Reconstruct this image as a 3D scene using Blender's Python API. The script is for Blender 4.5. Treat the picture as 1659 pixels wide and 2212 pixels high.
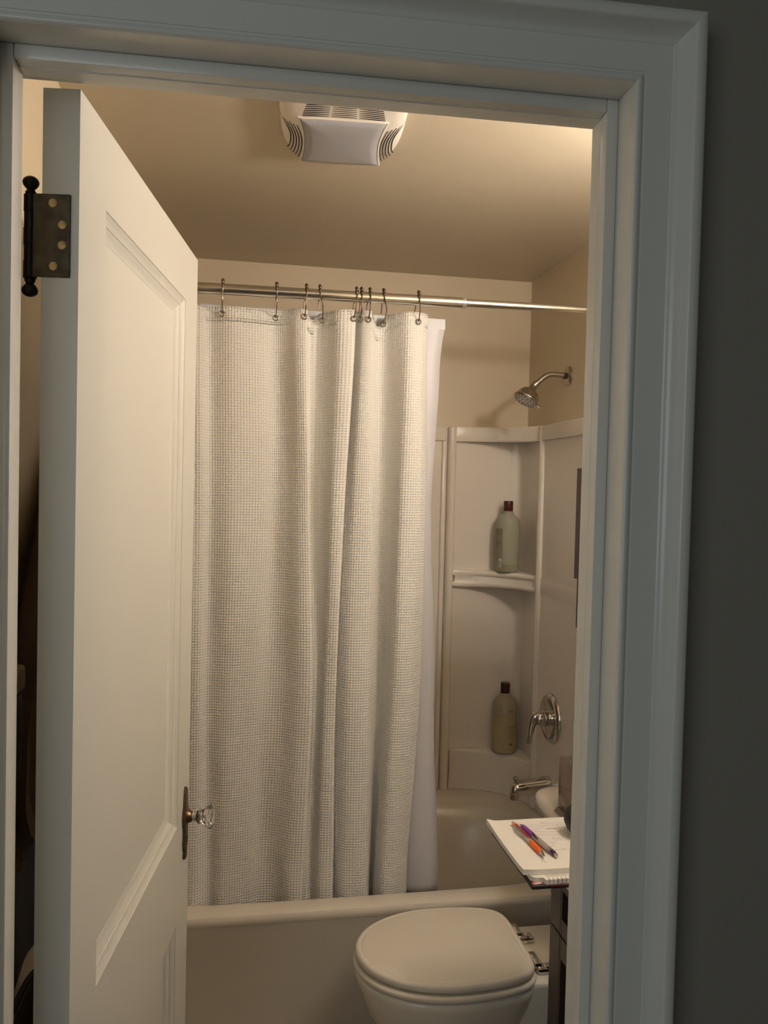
import bpy, bmesh, math, random
from math import sin, cos, pi, radians
from mathutils import Vector, Matrix
random.seed(4)
for o in list(bpy.data.objects): bpy.data.objects.remove(o, do_unlink=True)
S = bpy.context.scene; COL = S.collection

# ------------------------------------------------------------------ camera
FPX, YAW, PITCH, ROLL, CAMH = 1765.0, radians(10.35), radians(1.76), radians(1.37), 1.577
fw = Vector((sin(YAW)*cos(PITCH), cos(YAW)*cos(PITCH), -sin(PITCH)))
r0 = Vector((cos(YAW), -sin(YAW), 0)); u0 = r0.cross(fw)
rr = r0*cos(ROLL)+u0*sin(ROLL); uu = u0*cos(ROLL)-r0*sin(ROLL)
cd = bpy.data.cameras.new('camera'); cam = bpy.data.objects.new('camera', cd); COL.objects.link(cam)
cam.matrix_world = Matrix(((rr.x, uu.x, -fw.x, 0), (rr.y, uu.y, -fw.y, 0), (rr.z, uu.z, -fw.z, CAMH), (0, 0, 0, 1)))
cd.sensor_fit = 'VERTICAL'; cd.sensor_height = 24.0; cd.lens = FPX*24.0/2212.0; cd.clip_start = 0.02
S.camera = cam

# ------------------------------------------------------------------ world, lights, exposure
w = bpy.data.worlds.new('world'); S.world = w; w.use_nodes = True
w.node_tree.nodes['Background'].inputs[0].default_value = (0.62, 0.72, 0.74, 1)
w.node_tree.nodes['Background'].inputs[1].default_value = 0.10
BULB_W = 155.0                       # emission of the vanity bulbs
BULB_C = (1.0, 0.935, 0.862)
def area(name, loc, target, size, power, col):
    l = bpy.data.lights.new(name, 'AREA'); l.energy = power; l.color = col; l.size = size
    o = bpy.data.objects.new(name, l); COL.objects.link(o); o.location = loc
    o.rotation_euler = (Vector(target)-Vector(loc)).to_track_quat('-Z', 'Y').to_euler(); return o
area('hall_cool_light', (-1.25, -1.15, 1.75), (0.3, 1.0, 1.2), 1.3, 9.5, (0.92, 0.98, 0.97))  # unseen cool hallway light added for the casing; no actual window
S.view_settings.view_transform = 'Standard'; S.view_settings.look = 'None'
S.view_settings.exposure = 0.0; S.view_settings.gamma = 1.0; S.view_settings.use_curve_mapping = False

# ------------------------------------------------------------------ materials
def M(name, col, rough=0.5, metal=0.0, spec=0.5, bump=0.0, bscale=200.0, var=0.0, vscale=8.0, coat=0.0, trans=0.0, emit=None, es=0.0, sss=0.0, ior=1.45):
    m = bpy.data.materials.new(name); m.use_nodes = True; nt = m.node_tree; b = nt.nodes['Principled BSDF']
    b.inputs['Base Color'].default_value = (*col, 1); b.inputs['Roughness'].default_value = rough
    b.inputs['Metallic'].default_value = metal; b.inputs['Specular IOR Level'].default_value = spec
    b.inputs['Coat Weight'].default_value = coat; b.inputs['Transmission Weight'].default_value = trans
    b.inputs['IOR'].default_value = ior
    if sss: b.inputs['Subsurface Weight'].default_value = sss; b.inputs['Subsurface Radius'].default_value = (0.01, 0.008, 0.005)
    if emit: b.inputs['Emission Color'].default_value = (*emit, 1); b.inputs['Emission Strength'].default_value = es
    if bump or var:
        tc = nt.nodes.new('ShaderNodeTexCoord')
    if bump:
        n = nt.nodes.new('ShaderNodeTexNoise'); n.inputs['Scale'].default_value = bscale; n.inputs['Detail'].default_value = 4
        bp = nt.nodes.new('ShaderNodeBump'); bp.inputs['Strength'].default_value = bump; bp.inputs['Distance'].default_value = 0.002
        nt.links.new(tc.outputs['Object'], n.inputs['Vector']); nt.links.new(n.outputs['Fac'], bp.inputs['Height'])
        nt.links.new(bp.outputs['Normal'], b.inputs['Normal'])
    if var:
        n = nt.nodes.new('ShaderNodeTexNoise'); n.inputs['Scale'].default_value = vscale; n.inputs['Detail'].default_value = 5
        rmp = nt.nodes.new('ShaderNodeMapRange'); rmp.inputs[1].default_value = 0.3; rmp.inputs[2].default_value = 0.7
        rmp.inputs[3].default_value = 1-var; rmp.inputs[4].default_value = 1+var
        mx = nt.nodes.new('ShaderNodeVectorMath'); mx.operation = 'SCALE'; mx.inputs[0].default_value = col
        nt.links.new(tc.outputs['Object'], n.inputs['Vector']); nt.links.new(n.outputs['Fac'], rmp.inputs[0])
        nt.links.new(rmp.outputs[0], mx.inputs['Scale']); nt.links.new(mx.outputs[0], b.inputs['Base Color'])
    return m
m_wall = M('bath_wall_paint', (0.68, 0.575, 0.42), 0.42, bump=0.12, bscale=300, var=0.015)
m_ceil = M('bath_ceiling_paint', (0.59, 0.51, 0.385), 0.45, bump=0.15, bscale=300, var=0.015)
m_hall = M('hall_wall_paint', (0.27, 0.25, 0.215), 0.6, bump=0.2, bscale=250)
m_trim = M('trim_paint', (0.68, 0.67, 0.62), 0.2, bump=0.22, bscale=45, var=0.01)
m_door = M('door_paint', (0.66, 0.645, 0.59), 0.38, bump=0.03, bscale=60)
m_sur = M('fibreglass_surround', (0.84, 0.765, 0.68), 0.22, coat=0.2, bump=0.01, bscale=20)
m_tub = M('tub_enamel', (0.72, 0.655, 0.565), 0.26, coat=0.1)
m_porc = M('porcelain', (0.74, 0.69, 0.60), 0.12, coat=0.4)
m_seat = M('toilet_seat_plastic', (0.72, 0.66, 0.56), 0.3, bump=0.05, bscale=700)
m_chrome = M('chrome', (0.62, 0.60, 0.57), 0.08, metal=1)
m_nickel = M('brushed_nickel', (0.50, 0.45, 0.40), 0.24, metal=1)
m_steel = M('rod_steel', (0.72, 0.68, 0.62), 0.18, metal=1)
m_bronze = M('hook_bronze', (0.22, 0.17, 0.13), 0.28, metal=1)
m_hinge = M('hinge_old_bronze', (0.075, 0.058, 0.035), 0.5, metal=0.6, bump=0.4, bscale=160, var=0.35, vscale=60)
m_black = M('blackened_metal', (0.02, 0.018, 0.016), 0.35, metal=0.5)
m_brass = M('brass_screw', (0.42, 0.30, 0.13), 0.45, metal=0.85)
m_plate = M('antique_plate', (0.14, 0.10, 0.065), 0.42, metal=0.8, bump=0.3, bscale=120, var=0.3, vscale=80)
m_copper = M('rose_copper', (0.20, 0.125, 0.075), 0.35, metal=1)
m_glass = M('glass_knob', (1, 1, 1), 0.02, trans=1.0, ior=1.5)
m_liner = M('liner_vinyl', (0.60, 0.58, 0.60), 0.4, sss=0.0)
m_vent = M('vent_plastic', (0.80, 0.74, 0.66), 0.4)
m_lens = M('vent_lens', (0.46, 0.46, 0.50), 0.25, trans=0.15, bump=0.02, bscale=30)
m_dark = M('shade_and_dark_parts', (0.03, 0.022, 0.016), 0.8)  # near-black stands in for shade in slots and keyhole; also thread ring, nozzles
m_esp = M('espresso_wood', (0.035, 0.024, 0.018), 0.4, bump=0.05, bscale=90, var=0.15)
m_brown = M('brown_terry', (0.17, 0.105, 0.05), 0.95, bump=1.0, bscale=500)
m_blackcloth = M('black_canvas', (0.012, 0.010, 0.009), 0.8, bump=0.3, bscale=500)
m_beige = M('beige_cloth', (0.55, 0.45, 0.32), 0.9, bump=0.4, bscale=400)
m_tile = M('floor_vinyl', (0.34, 0.28, 0.20), 0.4, var=0.1)
m_hfloor = M('hall_floor_wood', (0.16, 0.09, 0.05), 0.45, var=0.2)
m_bott = M('bottle_plastic', (0.44, 0.43, 0.33), 0.3, trans=0.15, ior=1.2)
m_bott2 = M('bottle_plastic_amber', (0.47, 0.41, 0.28), 0.3, trans=0.15, ior=1.2)
m_liq = M('bottle_liquid', (0.30, 0.28, 0.18), 0.3)
m_liq2 = M('bottle_cream', (0.44, 0.36, 0.21), 0.35)
m_cap = M('cap_maroon', (0.085, 0.018, 0.014), 0.3)
m_cap2 = M('cap_brown', (0.05, 0.02, 0.015), 0.3)
m_print = M('dark_print', (0.06, 0.055, 0.035), 0.6)
m_lab = M('label_olive', (0.27, 0.255, 0.165), 0.5)
m_labw = M('label_white', (0.75, 0.72, 0.64), 0.5)
m_box = M('tissue_box_metal', (0.34, 0.27, 0.235), 0.12, metal=0.85, bump=0.12, bscale=14)
m_boxb = M('tissue_box_base', (0.30, 0.24, 0.19), 0.35, metal=0.2)
m_tissue = M('tissue_paper', (0.85, 0.83, 0.80), 0.9)
m_pcover = M('black_cover', (0.02, 0.018, 0.018), 0.4)
m_rededge = M('red_edge', (0.10, 0.008, 0.012), 0.5)
m_pink = M('pink_petal', (0.75, 0.10, 0.13), 0.5)
m_pinkl = M('pale_petal', (0.55, 0.42, 0.34), 0.5)
m_ink = M('ink', (0.16, 0.14, 0.17), 0.7)
m_ink2 = M('purple_ink', (0.30, 0.18, 0.38), 0.7)
m_orange = M('orange_rubber', (0.80, 0.13, 0.01), 0.5)
m_red = M('red_plastic', (0.33, 0.012, 0.008), 0.2, coat=0.5)
m_purple = M('purple_rubber', (0.20, 0.045, 0.28), 0.5)
m_dpurple = M('dark_purple_plastic', (0.045, 0.008, 0.08), 0.2, coat=0.5)
m_silver = M('silver_plastic', (0.52, 0.49, 0.46), 0.22, metal=0.6)
m_rub = M('black_rubber', (0.012, 0.012, 0.012), 0.55, bump=0.3, bscale=900)
m_cream = M('cream_disc', (0.78, 0.74, 0.56), 0.5)
m_hot = M('hot_mark', (0.45, 0.02, 0.015), 0.4)
m_cold = M('cold_mark', (0.01, 0.10, 0.40), 0.4)
m_bulb = M('lamp_glass', (1, 0.95, 0.85), 0.3, emit=BULB_C, es=BULB_W)

def mat_grid():                      # graph paper: fine printed lines
    m = bpy.data.materials.new('graph_paper'); m.use_nodes = True; nt = m.node_tree; b = nt.nodes['Principled BSDF']
    b.inputs['Roughness'].default_value = 0.8
    tc = nt.nodes.new('ShaderNodeTexCoord'); sp = nt.nodes.new('ShaderNodeSeparateXYZ'); nt.links.new(tc.outputs['Object'], sp.inputs[0])
    outs = []
    for ax in 'XY':
        mu = nt.nodes.new('ShaderNodeMath'); mu.operation = 'MULTIPLY'; mu.inputs[1].default_value = 1/0.005; nt.links.new(sp.outputs[ax], mu.inputs[0])
        fr = nt.nodes.new('ShaderNodeMath'); fr.operation = 'FRACT'; nt.links.new(mu.outputs[0], fr.inputs[0])
        lt = nt.nodes.new('ShaderNodeMath'); lt.operation = 'LESS_THAN'; lt.inputs[1].default_value = 0.09; nt.links.new(fr.outputs[0], lt.inputs[0]); outs.append(lt)
    mxn = nt.nodes.new('ShaderNodeMath'); mxn.operation = 'MAXIMUM'; nt.links.new(outs[0].outputs[0], mxn.inputs[0]); nt.links.new(outs[1].outputs[0], mxn.inputs[1])
    mix = nt.nodes.new('ShaderNodeMix'); mix.data_type = 'RGBA'; mix.inputs[6].default_value = (0.78, 0.74, 0.68, 1); mix.inputs[7].default_value = (0.56, 0.56, 0.56, 1)
    nt.links.new(mxn.outputs[0], mix.inputs[0]); nt.links.new(mix.outputs[2], b.inputs['Base Color'])
    return m
m_paper = mat_grid()

def mat_waffle():                    # waffle weave from UVs in metres: raised grid round square pockets
    m = bpy.data.materials.new('waffle_cotton'); m.use_nodes = True; nt = m.node_tree; b = nt.nodes['Principled BSDF']
    b.inputs['Base Color'].default_value = (0.88, 0.85, 0.79, 1); b.inputs['Roughness'].default_value = 0.9
    b.inputs['Specular IOR Level'].default_value = 0.15; b.inputs['Sheen Weight'].default_value = 0.15
    uv = nt.nodes.new('ShaderNodeUVMap'); uv.uv_map = 'UVMap'; sp = nt.nodes.new('ShaderNodeSeparateXYZ'); nt.links.new(uv.outputs[0], sp.inputs[0])
    outs = []
    for ax in 'XY':
        mu = nt.nodes.new('ShaderNodeMath'); mu.operation = 'MULTIPLY'; mu.inputs[1].default_value = 2*pi/0.0075; nt.links.new(sp.outputs[ax], mu.inputs[0])
        cs = nt.nodes.new('ShaderNodeMath'); cs.operation = 'COSINE'; nt.links.new(mu.outputs[0], cs.inputs[0])
        ad = nt.nodes.new('ShaderNodeMath'); ad.operation = 'MULTIPLY_ADD'; ad.inputs[1].default_value = -0.5; ad.inputs[2].default_value = 0.5; nt.links.new(cs.outputs[0], ad.inputs[0])
        outs.append(ad)              # 0 on the ridge, 1 mid-pocket
    pk = nt.nodes.new('ShaderNodeMath'); pk.operation = 'MULTIPLY'; nt.links.new(outs[0].outputs[0], pk.inputs[0]); nt.links.new(outs[1].outputs[0], pk.inputs[1])
    iv = nt.nodes.new('ShaderNodeMath'); iv.operation = 'SUBTRACT'; iv.inputs[0].default_value = 1; nt.links.new(pk.outputs[0], iv.inputs[1])
    bp = nt.nodes.new('ShaderNodeBump'); bp.inputs['Strength'].default_value = 0.9; bp.inputs['Distance'].default_value = 0.0022
    nt.links.new(iv.outputs[0], bp.inputs['Height']); nt.links.new(bp.outputs[0], b.inputs['Normal'])
    tr = nt.nodes.new('ShaderNodeBsdfTranslucent'); tr.inputs[0].default_value = (0.8, 0.75, 0.65, 1)
    mix = nt.nodes.new('ShaderNodeMixShader'); mix.inputs[0].default_value = 0.12
    out = nt.nodes['Material Output']; nt.links.new(b.outputs[0], mix.inputs[1]); nt.links.new(tr.outputs[0], mix.inputs[2]); nt.links.new(mix.outputs[0], out.inputs[0])
    return m
m_waffle = mat_waffle()

# ------------------------------------------------------------------ mesh helpers
def box(bm, a, b, bev=0.0, seg=2, f=None):
    """axis box a..b into bm; f maps every vertex (for rotated frames)"""
    t = bmesh.new(); r = bmesh.ops.create_cube(t, size=1)
    for v in t.verts: v.co = Vector([(a[i]+b[i])/2+v.co[i]*(b[i]-a[i]) for i in range(3)])
    if bev: bmesh.ops.bevel(t, geom=list(t.edges), offset=bev, segments=seg, profile=0.5, affect='EDGES')
    merge(bm, t, f)
def merge(bm, t, f=None):
    idx = {}
    for v in t.verts: idx[v] = bm.verts.new(f(v.co) if f else v.co)
    for fc in t.faces:
        try: n = bm.faces.new([idx[v] for v in fc.verts]); n.smooth = fc.smooth
        except ValueError: pass
    t.free()
def loft(bm, rings, closed=True, cap0=False, cap1=False):
    R = [[bm.verts.new(p) for p in r] for r in rings]; n = len(R[0])
    for i in range(len(R)-1):
        for j in range(n if closed else n-1):
            k = (j+1) % n
            bm.faces.new((R[i][j], R[i][k], R[i+1][k], R[i+1][j]))
    if cap0: bm.faces.new(R[0][::-1])
    if cap1: bm.faces.new(R[-1])
    return R
def frame(d):
    d = Vector(d).normalized(); a = Vector((0, 0, 1)) if abs(d.z) < 0.95 else Vector((0, 1, 0))
    u = a.cross(d).normalized(); return u, d.cross(u)
def lathe(bm, org, axis, prof, n=32):
    """prof: (distance along axis, radius)"""
    u, v = frame(axis); ax = Vector(axis).normalized(); o = Vector(org)
    rings = [[o+ax*h+(u*cos(2*pi*k/n)+v*sin(2*pi*k/n))*max(r, 1e-5) for k in range(n)] for h, r in prof]
    loft(bm, rings, True, True, True)
def tube(bm, pts, r, n=12, caps=True):
    pts = [Vector(p) for p in pts]; rs = r if isinstance(r, (list, tuple)) else [r]*len(pts); rings = []; up = None
    for i, p in enumerate(pts):
        d = (pts[min(i+1, len(pts)-1)]-pts[max(i-1, 0)]).normalized()
        if up is None: u, v = frame(d)
        else: u = (up-d*up.dot(d)).normalized(); v = d.cross(u)
        up = u; rings.append([p+(u*cos(2*pi*k/n)+v*sin(2*pi*k/n))*rs[i] for k in range(n)])
    loft(bm, rings, True, caps, caps)
def cat(ps, t, k):                   # catmull-rom through ps rows, t in [0,len-1]
    i = min(int(t), len(ps)-2); f = t-i; p0, p1, p2, p3 = ps[max(i-1, 0)], ps[i], ps[i+1], ps[min(i+2, len(ps)-1)]
    return tuple(0.5*(2*b+(c-a)*f+(2*a-5*b+4*c-d)*f*f+(3*b-a-3*c+d)*f**3) for a, b, c, d in zip(p0[:k], p1[:k], p2[:k], p3[:k]))
def smooth_path(ps, n):
    return [cat(ps, i*(len(ps)-1)/n, 3) for i in range(n+1)]
def prism(bm, poly, z0, z1):
    loft(bm, [[(x, y, z0) for x, y in poly], [(x, y, z1) for x, y in poly]], True, True, True)

WORLD = {}                           # root object -> base location
def obj(name, bm, mat, parent=None, smooth=True, ang=35, label=None):
    base = Vector((0, 0, 0)); p = parent
    while p is not None: base += p.location; p = p.parent
    bmesh.ops.recalc_face_normals(bm, faces=bm.faces)
    for v in bm.verts: v.co -= base
    me = bpy.data.meshes.new(name); bm.to_mesh(me); bm.free(); me.materials.append(mat)
    o = bpy.data.objects.new(name, me); COL.objects.link(o)
    if parent is not None: o.parent = parent
    if smooth:
        me.shade_smooth(); me.set_sharp_from_angle(angle=radians(ang))
    if label: o['label'] = label
    return o
def tag(o, label, cat_=None, group=None, kind=None):
    o['label'] = label
    if cat_: o['category'] = cat_
    if group: o['group'] = group
    if kind: o['kind'] = kind
    return o
def thing(name, label, cat_, loc, group=None, kind=None):
    o = bpy.data.objects.new(name, None); COL.objects.link(o); o.location = loc; o.empty_display_size = 0.05
    return tag(o, label, cat_, group, kind)
def copy_tree(o, parent=None):
    c = o.copy(); COL.objects.link(c); c.parent = parent
    for ch in list(o.children): copy_tree(ch, c)
    return c
def dm(text, size, align='CENTER'):  # flat lettering as a mesh (verts in x,y)
    cu = bpy.data.curves.new('lettering', 'FONT'); cu.body = text; cu.size = size; cu.align_x = align; cu.resolution_u = 2
    o = bpy.data.objects.new('lettering', cu); COL.objects.link(o); bpy.context.view_layer.update()
    me = bpy.data.meshes.new_from_object(o); t = bmesh.new(); t.from_mesh(me)
    bpy.data.objects.remove(o, do_unlink=True); bpy.data.meshes.remove(me); bpy.data.curves.remove(cu); return t

# door-wall frame: this wall is turned 2.28 degrees from the bath's own axes
TH = radians(2.28)
def D(v): x, y, z = v; return Vector((x*cos(TH)+y*sin(TH), -x*sin(TH)+y*cos(TH), z))
XJL, XJR, ZJ, YJ, YW, YB = -0.2959, 0.4058, 2.0458, 0.900, 0.922, 1.026
YS0, YS1, XSL, XSR, ZS = 0.9435, 0.9805, -0.2812, 0.3911, 2.030
XL, XR, YBK, ZC = -0.37, 1.12, 3.05, 2.385

# ------------------------------------------------------------------ room shell
def struct(name, bm, mat, label, cat_='wall', parent=None, smooth=False):
    o = obj(name, bm, mat, parent, smooth); tag(o, label, cat_, kind='structure'); return o
bm = bmesh.new(); box(bm, (XL-0.1, YBK, 0), (XR+0.1, YBK+0.1, ZC)); struct('wall_back', bm, m_wall, 'cream painted wall above the white shower surround, facing the doorway')
bm = bmesh.new(); box(bm, (XR, 1.03, 0), (XR+0.1, YBK, ZC)); struct('wall_right', bm, m_wall, 'tan painted side wall carrying the shower head')
bm = bmesh.new(); box(bm, (XL-0.1, 1.05, 0), (XL, YBK, ZC)); struct('wall_left', bm, m_wall, 'painted side wall behind the open white door')
bm = bmesh.new(); box(bm, (XL-0.1, 1.0, ZC), (XR+0.1, YBK+0.1, ZC+0.08)); struct('ceiling', bm, m_ceil, 'tan bathroom ceiling carrying the vent fan', 'ceiling')
bm = bmesh.new(); box(bm, (XL-0.1, 0.92, -0.05), (XR+0.1, YBK+0.1, 0)); struct('floor', bm, m_tile, 'bathroom floor beneath tub and toilet', 'floor')
# wall with the doorway, hall face dark / bath face cream
def wall_pieces(y0, y1, mat, name, label):
    bm = bmesh.new()
    box(bm, (-1.5, y0, 0), (XJL-0.019, y1, 2.45), f=D); box(bm, (XJR+0.019, y0, 0), (1.45, y1, 2.45), f=D)
    box(bm, (XJL-0.019, y0, ZJ+0.019), (XJR+0.019, y1, 2.45), f=D); return struct(name, bm, mat, label)
wall_pieces(YW, 0.972, m_hall, 'wall_front', 'dark charcoal hallway wall around the doorway')
bm = bmesh.new()
box(bm, (-0.46, 0.9725, 0), (XJL-0.019, YB, ZC-0.002), f=D); box(bm, (XJR+0.019, 0.9725, 0), (1.16, YB, ZC-0.002), f=D); box(bm, (XJL-0.019, 0.9725, ZJ+0.019), (XJR+0.019, YB, ZC-0.002), f=D)
struct('wall_inner', bm, m_wall, 'bathroom face of the doorway wall, hidden behind its trim')
bm = bmesh.new(); box(bm, (-1.6, -1.6, -0.05), (1.6, 0.91, 0)); struct('floor_hall', bm, m_hfloor, 'hallway floor in front of the doorway', 'floor')
bm = bmesh.new(); box(bm, (-1.6, -1.6, 2.46), (1.6, 1.0, 2.52)); struct('ceiling_hall', bm, M('hall_ceiling', (0.6, 0.6, 0.58), 0.8), 'hallway ceiling above the doorway', 'ceiling')
bm = bmesh.new(); box(bm, (1.5, -1.6, 0), (1.6, 0.88, 2.45)); struct('wall_hall_right', bm, m_hall, 'dark hallway side wall right of the doorway')

# jambs, stops and casing of the doorway
def mitred(bm, prof, inner, y0, leg_bottom=0.0):
    """sweep profile (outward d, projection p) round the opening: left leg, head, right leg"""
    xl, xr, zt = inner; rings = []
    for d, p in prof: rings.append([D((xl-d, y0-p, leg_bottom)), D((xl-d, y0-p, zt+d)), D((xr+d, y0-p, zt+d)), D((xr+d, y0-p, leg_bottom))])
    return rings
cas = [(0.0006, -0.019), (0.0004, 0.0), (0.001, 0.0025), (0.003, 0.004), (0.006, 0.004), (0.0082, 0.0025), (0.009, -0.0005), (0.0115, -0.001), (0.0125, 0.001), (0.044, 0.001), (0.0455, 0.0025),
       (0.047, 0.003), (0.050, 0.004), (0.054, 0.007), (0.058, 0.0125), (0.0605, 0.0185), (0.0615, 0.021), (0.0635, 0.0225), (0.073, 0.0225), (0.0755, 0.0205), (0.0765, 0.017), (0.0765, -0.02)]
def casing_leg(i0, i1, name, label):
    bm = bmesh.new(); R = mitred(bm, cas, (XJL, XJR, ZJ), YJ)
    loft(bm, [[r[i0], r[i1]] for r in R]+[[R[0][i0], R[0][i1]]], closed=False)
    o = obj(name, bm, m_trim, smooth=True, ang=40); return tag(o, label, 'door casing', kind='structure')
casing_leg(0, 1, 'trim_1', 'left upright of the white door casing')
casing_leg(1, 2, 'trim_2', 'white head casing across the top of the doorway')
casing_leg(2, 3, 'trim_3', 'right upright of the white moulded door casing beside the dark wall')
fr = thing('trim_4', 'white painted jambs and stops lining the doorway', 'door frame', D((0.05, YJ, 0)), kind='structure')
for nm, a, b in (('side_jamb', (XJL-0.019, YJ, 0), (XJL, YB, ZJ)), ('side_jamb', (XJR, YJ, 0), (XJR+0.019, YB, ZJ)), ('head_jamb', (XJL-0.019, YJ, ZJ), (XJR+0.019, YB, ZJ+0.019))):
    bm = bmesh.new(); box(bm, a, b, 0.0008, 1, f=D); obj(nm, bm, m_trim, fr)
for nm, a, b in (('door_stop', (XJL, YS0, 0), (XSL, YS1, ZJ)), ('door_stop', (XSR, YS0, 0), (XJR, YS1, ZJ)), ('head_stop', (XSL, YS0, ZS), (XSR, YS1, ZJ))):
    bm = bmesh.new(); box(bm, a, b, 0.0022, 2, f=D); obj(nm, bm, m_trim, fr)
# thin second stop strip further in, as the faint edge on the stop's face shows
bm = bmesh.new(); box(bm, (XSR-0.0004, YS0+0.018, 0), (XSR+0.002, YS1+0.001, ZS+0.004), 0.0006, 1, f=D); obj('stop_edge', bm, m_trim, fr)
bm = bmesh.new(); box(bm, (XSL, YS0+0.018, ZS-0.0012), (XSR, YS1+0.001, ZS+0.002), 0.0006, 1, f=D); obj('stop_edge', bm, m_trim, fr)

# ------------------------------------------------------------------ open door leaf
DPX, DPY, DAN = -0.2299, 1.0263, radians(5.8236); DW, DT, DZ0, DZ1 = 0.735, 0.0436, 0.012, 2.0397
def L(v):                            # door coordinates: s from hinge edge, n out of the lit face, z
    s, n, z = v
    return D((DPX+s*sin(DAN)+n*cos(DAN), DPY+s*cos(DAN)-n*sin(DAN), z))
def Lr(v): return L((v[0], v[1], v[2]))
door = thing('door_1', 'white two-panel door standing open on the left', 'door', L((0, -DT, 0)), kind='structure')
for nm, a, b in (('stile', (0, -DT, DZ0), (0.105, 0, DZ1)), ('stile', (0.620, -DT, DZ0), (DW, 0, DZ1)), ('rail', (0.105, -DT, 1.932), (0.620, 0, DZ1)),
                 ('rail', (0.105, -DT, 0.690), (0.620, 0, 0.890)), ('rail', (0.105, -DT, DZ0), (0.620, 0, 0.25))):
    bm = bmesh.new(); e = 0.0012
    box(bm, a, b, 0.0, f=L); obj(nm, bm, m_door, door, smooth=False)
for z0, z1 in ((0.890, 1.932), (0.25, 0.690)):
    bm = bmesh.new(); box(bm, (0.105, -0.0245, z0), (0.620, -0.0192, z1), f=L); obj('panel', bm, m_door, door, smooth=False)
    mp = [(0, -0.0002), (0.0004, -0.0014), (0.0050, -0.0042), (0.0100, -0.0082), (0.0118, -0.0086), (0.0124, -0.0098), (0.0170, -0.0122), (0.0225, -0.0166), (0.0245, -0.0172), (0.0280, -0.0196)]
    for side in (0, 1):
        bm = bmesh.new(); rings = []
        for d, n in mp:
            nn = n if side == 0 else -DT-n
            rings.append([L((0.105+d, nn, z0+d)), L((0.620-d, nn, z0+d)), L((0.620-d, nn, z1-d)), L((0.105+d, nn, z1-d))])
        loft(bm, rings); obj('panel_moulding', bm, m_door, door, smooth=True, ang=30)
# hinge
bm = bmesh.new(); box(bm, (-0.0022, -0.0535, 1.8172), (0.0004, -0.0098, 1.9152), 0.0006, 1, f=L)
hinge = obj('hinge', bm, m_hinge, door, label='dark worn metal butt hinge')
bm = bmesh.new(); NB, SB = -0.0592, 0.006
for z0, z1, r in ((1.817, 1.8365, 0.0078), (1.8369, 1.8562, 0.0072), (1.8566, 1.8758, 0.0078), (1.8762, 1.8955, 0.0072), (1.8959, 1.9152, 0.0078)):
    lathe(bm, L((SB, NB, z0)), (0, 0, 1), [(0, r), (z1-z0, r)], 20)
for z0, z1 in ((1.8172, 1.8365), (1.8566, 1.8758), (1.8959, 1.9152)):
    box(bm, (0.0, NB, z0), (0.004, -0.052, z1), f=L)
obj('barrel', bm, m_black, hinge)
for sgn, zb in ((1, 1.9152), (-1, 1.8172)):
    bm = bmesh.new(); lathe(bm, L((SB, NB, zb)), (0, 0, sgn), [(0, 0.0055), (0.003, 0.0065), (0.0055, 0.0050), (0.007, 0.0044), (0.009, 0.0066), (0.012, 0.0088), (0.0155, 0.0096), (0.019, 0.0083), (0.0215, 0.005), (0.0225, 0.001)], 24)
    obj('ball_tip', bm, m_black, hinge)
for n, z, a in ((-0.0300, 1.9043, 1.0), (-0.0185, 1.8791, 0.4), (-0.0188, 1.8550, 0.4), (-0.0288, 1.8301, 0.25)):
    bm = bmesh.new(); lathe(bm, L((-0.0022, n, z)), (L((-1, 0, 0))-L((0, 0, 0))), [(-0.0005, 0.0052), (0.0004, 0.0052), (0.0008, 0.0046)], 24); sc = obj('screw', bm, m_brass, hinge)
    bm = bmesh.new(); ca, sa = cos(a), sin(a)
    box(bm, (-0.0033, -0.0046, -0.00045), (-0.0029, 0.0046, 0.00045), f=lambda v: L((v[0], n+v[1]*ca+v[2]*sa, z-v[1]*sa+v[2]*ca)))
    obj('screw_slot', bm, m_brass, hinge)
# knob set
KS, KZ = 0.688, 0.886
knob = None
def half(z):                         # half width of the shaped plate
    pts = [(0.796, 0.004), (0.800, 0.009), (0.806, 0.011), (0.813, 0.0085), (0.822, 0.013), (0.832, 0.0165), (0.850, 0.0135), (0.862, 0.014), (0.870, 0.019), (0.886, 0.0235), (0.900, 0.0200), (0.910, 0.013), (0.922, 0.0125), (0.930, 0.0100), (0.938, 0.009), (0.944, 0.006), (0.9475, 0.002)]
    for (a, wa), (b, wb) in zip(pts, pts[1:]):
        if a <= z <= b: t = (z-a)/(b-a); t = t*t*(3-2*t); return wa+(wb-wa)*t
    return 0.002
zs = [0.796+(0.9475-0.796)*i/60 for i in range(61)]
bm = bmesh.new()
ol = [(half(z), z) for z in zs]+[(-half(z), z) for z in zs[::-1]]
def kp(o, n): return L((KS+o[0], n, o[1]))
def ins(o, k): return (o[0]*k, 0.872+(o[1]-0.872)*(1-(1-k)*0.25))
loft(bm, [[kp(o, 0.0) for o in ol], [kp(o, 0.0035) for o in ol], [kp(ins(o, 0.82), 0.0062) for o in ol]], True, False, True)
plate = obj('knob_plate', bm, m_plate, door, label='ornate dark bronze escutcheon plate')
nax = L((0, 1, 0))-L((0, 0, 0)); ko = L((KS, 0, KZ))
bm = bmesh.new(); lathe(bm, ko, nax, [(0.004, 0.0155), (0.008, 0.0150), (0.013, 0.0125), (0.0165, 0.0105), (0.0175, 0.0085)], 32); obj('rose', bm, m_copper, plate)
bm = bmesh.new(); lathe(bm, ko, nax, [(0.017, 0.0088), (0.026, 0.0088)], 12); obj('shank', bm, m_silver, plate)
bm = bmesh.new(); lathe(bm, ko, nax, [(0.0255, 0.0092), (0.0275, 0.0120), (0.0300, 0.0145)], 24); obj('collar', bm, m_plate, plate)
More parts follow.
